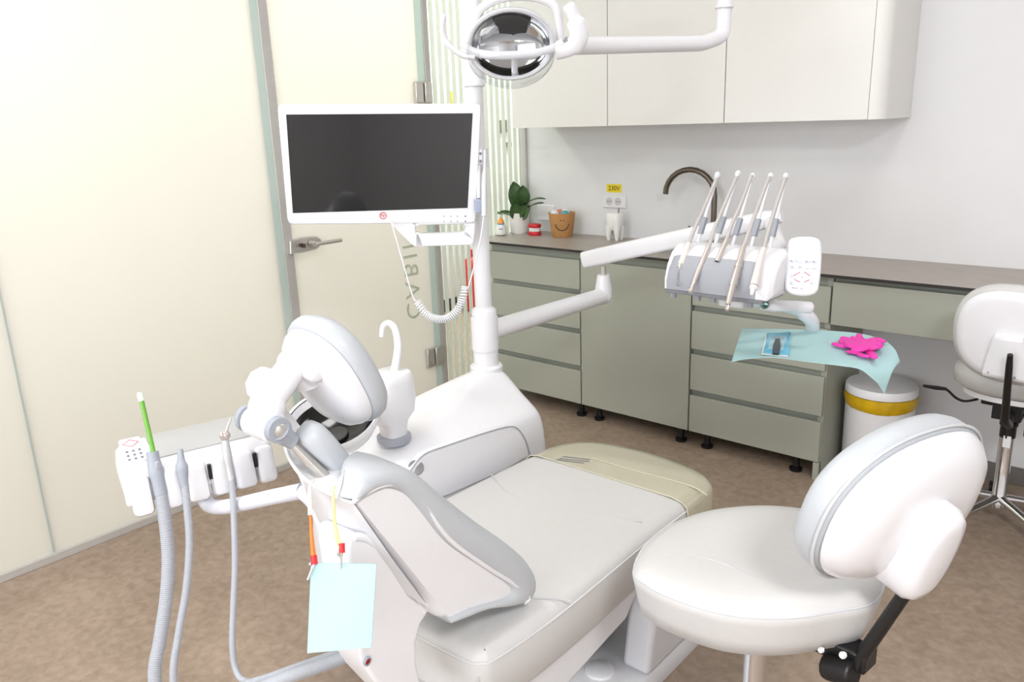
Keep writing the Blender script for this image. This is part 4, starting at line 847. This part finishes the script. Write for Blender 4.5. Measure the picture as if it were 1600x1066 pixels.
# bib and its holder strap
dB = 1.262
bib = M(); nx, ny = 8, 12; g = []
cs_ = ((486, 880), (588, 882), (580, 1012), (480, 1021))
for i in range(nx + 1):
    for j in range(ny + 1):
        s0, t = i / nx, j / ny; a = V(cs_[0] + (0,)).lerp(V(cs_[1] + (0,)), s0); b = V(cs_[3] + (0,)).lerp(V(cs_[2] + (0,)), s0); p = a.lerp(b, t)
        g.append(PD(p.x, p.y, dB + .002 * math.sin(s0 * 5 + t * 2) - .003 * t))
N = len(g); w = ny + 1; fc = []
fwv = V((AX.z, AY.z, AZ.z))
for i in range(nx):
    for j in range(ny):
        a = i * w + j; fc += [(a, a + 1, a + w + 1, a + w), (N + a, N + a + w, N + a + w + 1, N + a + 1)]
bd = [i * w for i in range(nx + 1)] + [nx * w + j for j in range(1, w)] + [i * w + ny for i in range(nx - 1, -1, -1)] + [j for j in range(ny - 1, 0, -1)]
fc += [(bd[k], bd[(k + 1) % len(bd)], N + bd[(k + 1) % len(bd)], N + bd[k]) for k in range(len(bd))]
tag(obj('dental_bib', bib.add(g + [p + fwv * .0035 for p in g], fc), TEAL, sharp=60), 'folded pale teal paper bib clipped behind the patient chair backrest', 'bib')
bh = thing('bib_holder', 'orange and yellow silicone bib strap hung over the top of the backrest', 'bib holder', PD(520, 870, dB))
def strap(l, d0, d1, m_): pts = [PD(a, b, d0 + (d1 - d0) * k / (len(l) - 1)) for k, (a, b) in enumerate(l)]; return obj('strap', M().tube(cat(pts, 5), (.0018, .0042), 10, flat=fwv), m_, bh)
lab(strap(((489, 752), (485, 757), (484, 775), (485, 805)), 1.30, 1.275, PALEPINK), 'pale pink strap end'); lab(strap(((485, 803), (487, 840), (490, 872)), 1.275, 1.265, ORANGE), 'orange strap end')
lab(strap(((523, 760), (521, 775), (522, 810), (527, 840), (533, 856)), 1.29, 1.262, PALEYEL), 'pale yellow strap end')
for (a, b), (c, d) in (((490, 868), (492, 882)), ((534, 849), (534.5, 864))):
    obj('clip_boot', M().tube([PD(a, b, 1.262), PD(c, d, 1.260)], [(.004, .0052), (.0035, .0048)], 10, flat=fwv), RED, bh)
obj('clip', M().tube([PD(534.5, 862, 1.26), PD(533, 872, 1.258), PD(534, 888, 1.2575)], [.0022, .0016, .0014], 8).obox(PD(531, 866, 1.26), (EX, EY, EZ), (.003, .003, .003)), STEEL, bh)
obj('clip', M().tube([PD(491, 880, 1.26), PD(487, 892, 1.2585), PD(481, 906, 1.258)], [.002, .0022, .0016], 8).ell(PD(485, 882, 1.262), (.003, .003, .003), n=8, m=6), CHROME, bh)

# ================================================================== STOOLS
def stool_base(root, c, zseat, m_lever=True, dz=0):
    obj('gas_lift', M().lathe([(.0145, .2), (.0145, zseat - .05)], V((c.x, c.y, 0)), EZ, 20), CHROME, root)
    obj('lift_collar', M().lathe([(.027, zseat - dz - .125), (.03, zseat - dz - .122), (.03, zseat - dz - .108), (.018, zseat - dz - .103)], V((c.x, c.y, 0)), EZ, 24, cap=(True, False)), BLACK, root)
    obj('column', M().lathe([(.03, .07), (.03, .09), (.024, .1), (.024, zseat - dz - .12)], V((c.x, c.y, 0)), EZ, 24), CHROME, root)
    for k in range(5):
        a = 2 * PI * k / 5 + .5; d = V((math.cos(a), math.sin(a), 0)); p = V((c.x, c.y, 0))
        obj('leg', M().tube([p + d * .02 + EZ * .1, p + d * .14 + EZ * .085, p + d * .27 + EZ * .068], [(.016, .017), (.013, .015), (.009, .013)], 12, flat=EZ), CHROME, root)
        cw = p + d * .27; sd_ = V((-d.y, d.x, 0))
        obj('castor', M().tube([cw + EZ * .068, cw + EZ * .04], .006, 8).tube([cw - sd_ * .022 + EZ * .024, cw - sd_ * .006 + EZ * .024], .024, 18).tube([cw + sd_ * .006 + EZ * .024, cw + sd_ * .022 + EZ * .024], .024, 18), BLACK, root)
# near stool
nc = PD(1178, 893, 1.66); nc.z = .575
ns = thing('dental_stool', 'large light grey stool with a white backrest shell in the right foreground', 'stool', (nc.x, nc.y, 0))
fb = (V((nc.x, nc.y, 0)), EX, EY, EZ)
so2 = [(v_.x, v_.y) for v_ in cat([PZ(a, b, nc.z + .02) - V((nc.x, nc.y, 0)) for a, b in ((990, 893), (1008, 853), (1050, 820), (1110, 800), (1180, 793), (1240, 796), (1290, 806), (1345, 840), (1380, 890), (1368, 940), (1300, 957), (1220, 967), (1130, 960), (1050, 935), (1008, 913))], 4, True)]
zt = nc.z + .02
st_ = obj('seat', M().pad(so2, fb, [(.02, zt - .11, .7), (.02, zt - .108, .85), (.02, zt - .095), (.008, zt - .06), (0, zt - .02), (-.003, zt - .006), (0, zt), (.008, zt + .009), (.025, zt + .016), (.025, zt + .021, .85), (.025, zt + .021, .6), (.025, zt + .018, .3), (.025, zt + .017, .05)]), LEATH, ns, sharp=70)
obj('piping', M().tube([V((nc.x + a, nc.y + b, zt)) for a, b in so2] + [V((nc.x + so2[0][0], nc.y + so2[0][1], zt))], .0025, 6, cap=False), PIPE, st_)
for l in (((1040, 872), (1080, 868), (1130, 880), (1180, 905), (1220, 918), (1262, 915)), ((1185, 798), (1210, 812), (1240, 832), (1268, 850))): obj('seam', M().tube(cat([PZ(a, b, zt + .0195) for a, b in l], 4), .0016, 6), SEAM, st_)
obj('seat_pan', M().pad(so2, fb, [(.02, zt - .125, .6), (.02, zt - .123, .72), (.02, zt - .105, .76)]), SOFTW, ns, sharp=60)
stool_base(ns, nc + V((.014, 0, 0)), nc.z, dz=.045)
n_ = V((-.9, .35, .26)).normalized(); w_ = V((.36, .93, 0)).normalized(); v_u = n_.cross(w_); v_u = v_u if v_u.z > 0 else -v_u
bc_ = PD(1412, 790, 1.40)
bf = (bc_, w_, v_u, n_)
ol_ = sup(.205, .155, 2.3, 48)
bkr = obj('backrest', M().pad(sup(.195, .148, 2.3, 48), bf, [(.09, -.05), (.05, -.042), (.02, -.028), (.004, -.01), (0, .0), (.004, .004)]), WHITE, ns, sharp=60)
obj('cushion', M().pad(ol_, bf, [(.02, .002), (.004, .008), (0, .02), (0, .04), (.006, .056), (.025, .068), (.06, .074)]), LEATH2, bkr, sharp=60)
obj('piping', M().tube([bc_ + w_ * a + v_u * b + n_ * .008 for a, b in ol_] + [bc_ + w_ * ol_[0][0] + v_u * ol_[0][1] + n_ * .008], .003, 6, cap=False), PIPE, bkr)
hb = bc_ - n_ * .045 - v_u * .03
obj('bar_cover', M().pad(sup(.06, .10, 2.6, 36), (hb - v_u * .02, w_, v_u, n_), [(.03, -.05), (.012, -.045), (.002, -.03), (0, .02)]), WHITE, bkr, sharp=60)
b_t = PD(1412, 930, 1.43); b_m = PD(1350, 1020, 1.50)
obj('back_bar', M().tube([b_t + (b_t - b_m) * .4, b_t, b_m, b_m + (b_m - b_t) * .25], (.011, .014), 12), BLACK, ns)
mz_ = PD(1325, 1025, 1.56)
mech = M(); sdv = (V((nc.x, nc.y, mz_.z)) - V((b_m.x, b_m.y, mz_.z))).normalized(); sd2 = EZ.cross(sdv)
mech.obox((b_m + mz_) / 2 + sdv * .03, (sdv, sd2, EZ), (.06, .026, .02)); mech.tube([PD(1290, 1040, 1.55), PD(1335, 1055, 1.5)], .026, 12); mech.obox(V((nc.x, nc.y, zt - .12)), (sdv, sd2, EZ), (.075, .04, .016)); mech.tube([V((nc.x, nc.y, zt - .12)) - sdv * .03, (b_m + mz_) / 2], .02, 12)
obj('mechanism', mech, BLACK, ns, bevel=.005)
obj('bolt', M().lathe([(.007, 0), (.007, .004), (.003, .005)], PD(1317, 1024, 1.50), (CAM - mz_).normalized(), 12).lathe([(.006, 0), (.006, .004), (.003, .005)], PD(1283, 1016, 1.52), (CAM - mz_).normalized(), 12), STEEL, ns)

# far stool at the desk
q = PD(1562, 765, 2.92); fc_ = V((q.x + .01, q.y - .04, .5))
fs = thing('dental_stool', 'grey and white stool facing the desk at the right edge of the picture', 'stool', (fc_.x, fc_.y, 0))
stool_base(fs, V((q.x, q.y, 0)), .53, dz=.02)
ff = (V((fc_.x, fc_.y, .06)), EX, EY, EZ)
obj('seat', M().pad(sup(.195, .18, 2.3, 44), ff, [(.08, .475), (.03, .482), (.005, .50), (0, .53), (.006, .548), (.03, .56), (.03, .567, .8), (.03, .57, .4), (.03, .57, .05)]), LEATH, fs, sharp=70)
obj('seat_pan', M().pad(sup(.16, .14, 2.3, 44), ff, [(.03, .452), (0, .458), (0, .476)]), SOFTW, fs)
b2 = PD(1582, 527, 2.48); n2 = V((.12, 1, .12)).normalized(); w2 = V((1, -.12, 0)).normalized(); v2_ = w2.cross(n2); v2_ = v2_ if v2_.z > 0 else -v2_
b2f = (b2, w2, v2_, n2)
bkf = obj('backrest', M().pad(sup(.162, .148, 2.5, 48), b2f, [(.03, -.02), (.008, -.016), (0, -.004), (.004, .004)]), WHITE, fs, sharp=60)
obj('cushion', M().pad(sup(.178, .164, 2.5, 48), b2f, [(.016, .0), (.003, .006), (0, .025), (.01, .046), (.03, .054)]), LEATH, bkf, sharp=60)
c2 = b2 - n2 * .018 - v2_ * .055
obj('bar_cover', M().pad([(-.062, -.075), (.062, -.075), (.066, -.06), (.045, .06), (.038, .07), (-.038, .07), (-.045, .06), (-.066, -.06)], (c2, w2, v2_, n2), [(.012, -.028), (.003, -.024), (0, -.01), (0, .006)]), WHITE, bkf, sharp=40)
obj('cover_screw', M().lathe([(.004, 0), (.004, .002)], c2 - w2 * .045 - v2_ * .058 - n2 * .026, -n2, 10).lathe([(.004, 0), (.004, .002)], c2 + w2 * .03 - v2_ * .058 - n2 * .029, -n2, 10), GREY, bkf)
mq = V((q.x, q.y, .47)); t0 = PD(1577, 572, 2.44); t1 = PD(1570, 655, 2.55)
obj('back_bar', M().tube([t0 + (t0 - t1) * .2, t0, t1, t1 + V((-.0, .09, -.05)), mq + V((0, -.05, -.02))], (.008, .0165), 12, flat=EY), BLACK, fs)
obj('mechanism', M().obox(mq + V((0, -.02, -.01)), (EX, EY, EZ), (.045, .07, .03)).tube([mq + V((-.09, -.03, 0)), mq + V((.1, -.03, 0))], .012, 12).tube([mq + V((0, 0, -.03)), mq + V((0, 0, -.13))], .026, 16).tube([mq + V((0, -.09, -.03)), mq + V((0, -.05, -.02))], .018, 12), BLACK, fs, bevel=.003)
obj('lever', M().tube(cat([PD(1527, 624, 2.78), PD(1508, 627, 2.76), PD(1494, 622, 2.75), PD(1482, 611, 2.74), PD(1476, 607, 2.74)], 4), .0045, 8).tube([PD(1478, 608, 2.74), PD(1462, 606, 2.74), PD(1443, 603, 2.74)], [.006, .0075, .005], 10), BLACK, fs)
obj('lever', M().tube(cat([mq + V((.03, -.03, -.02)), mq + V((.055, -.04, -.03)), mq + V((.06, -.04, -.1))], 4), .008, 8), BLACK, fs)
obj('label', M().obox(V((q.x + .004, q.y - .0246, .33)), (EX, EY, EZ), (.012, .0008, .022)), PAPER, fs)

# ================================================================== LAMPS, DAYLIGHT, CAMERA
def area(name, loc, size, power, rot=(0, 0, 0), col=(1, .992, .978)):
    l = bpy.data.lights.new(name, 'AREA'); l.shape = 'RECTANGLE'; l.size, l.size_y = size; l.energy = power; l.color = col
    o = bpy.data.objects.new(name, l); COL.objects.link(o); o.location = loc; o.rotation_euler = rot; return o
for i, (x, y, p, l) in enumerate(((-1.9, 1.0, PW[0], 'square led ceiling panel over the assistant console'), (-.5, 2.3, PW[1], 'square led ceiling panel over the instrument console'), (-1.9, -1.0, PW[0], 'square led ceiling panel near the glass wall and the window'), (.95, -.2, PW[2], 'square led ceiling panel added near the camera in place of a bounce flash'))):  # last panel is added: stands in for bounce flash, brightens right-facing sides
    t = thing('ceiling_light', l, 'ceiling light', (x, y, ZC - .02)); obj('frame', M().box(x - .31, x + .31, y - .31, y + .31, ZC - .015, ZC), SOFTW, t); obj('diffuser', M().box(x - .29, x + .29, y - .29, y + .29, ZC - .018, ZC - .015), LED, t)
    area('panel_lamp', (x, y, ZC - .03), (.58, .58), p)
area('window_daylight', (-.9, YN - .02, 1.65), (2.9, 1.45), PW[3], (PI / 2, 0, 0), (.93, .96, 1))
for y, p in ((.3, PW[4]), (2.6, PW[5]), (4.8, PW[5])): area('corridor_lamp', (-3.85, y, ZC - .02), (.5, 1.2), p, (0, 0, 0), (1, .965, .915))
w = bpy.data.worlds.new('world'); bpy.context.scene.world = w; w.use_nodes = True; w.node_tree.nodes['Background'].inputs['Color'].default_value = (.85, .93, 1, 1); w.node_tree.nodes['Background'].inputs['Strength'].default_value = .6
cam = bpy.data.cameras.new('camera'); co = bpy.data.objects.new('camera', cam); COL.objects.link(co)
cam.sensor_width = 36; cam.lens = FPX / 1600 * 36; cam.clip_start = .02
right = V((AX.x, AY.x, AZ.x)); down = V((AX.y, AY.y, AZ.y)); fwd = V((AX.z, AY.z, AZ.z))
co.matrix_world = Matrix(((right.x, -down.x, -fwd.x, CAM.x), (right.y, -down.y, -fwd.y, CAM.y), (right.z, -down.z, -fwd.z, CAM.z), (0, 0, 0, 1)))
sc_ = bpy.context.scene; sc_.camera = co
vs = sc_.view_settings; vs.view_transform = 'Standard'; vs.look = 'None'; vs.gamma = 1; vs.use_curve_mapping = False; vs.exposure = EXPO
sc_.cycles.max_bounces = 10; sc_.cycles.transparent_max_bounces = 16; sc_.cycles.sample_clamp_indirect = 6
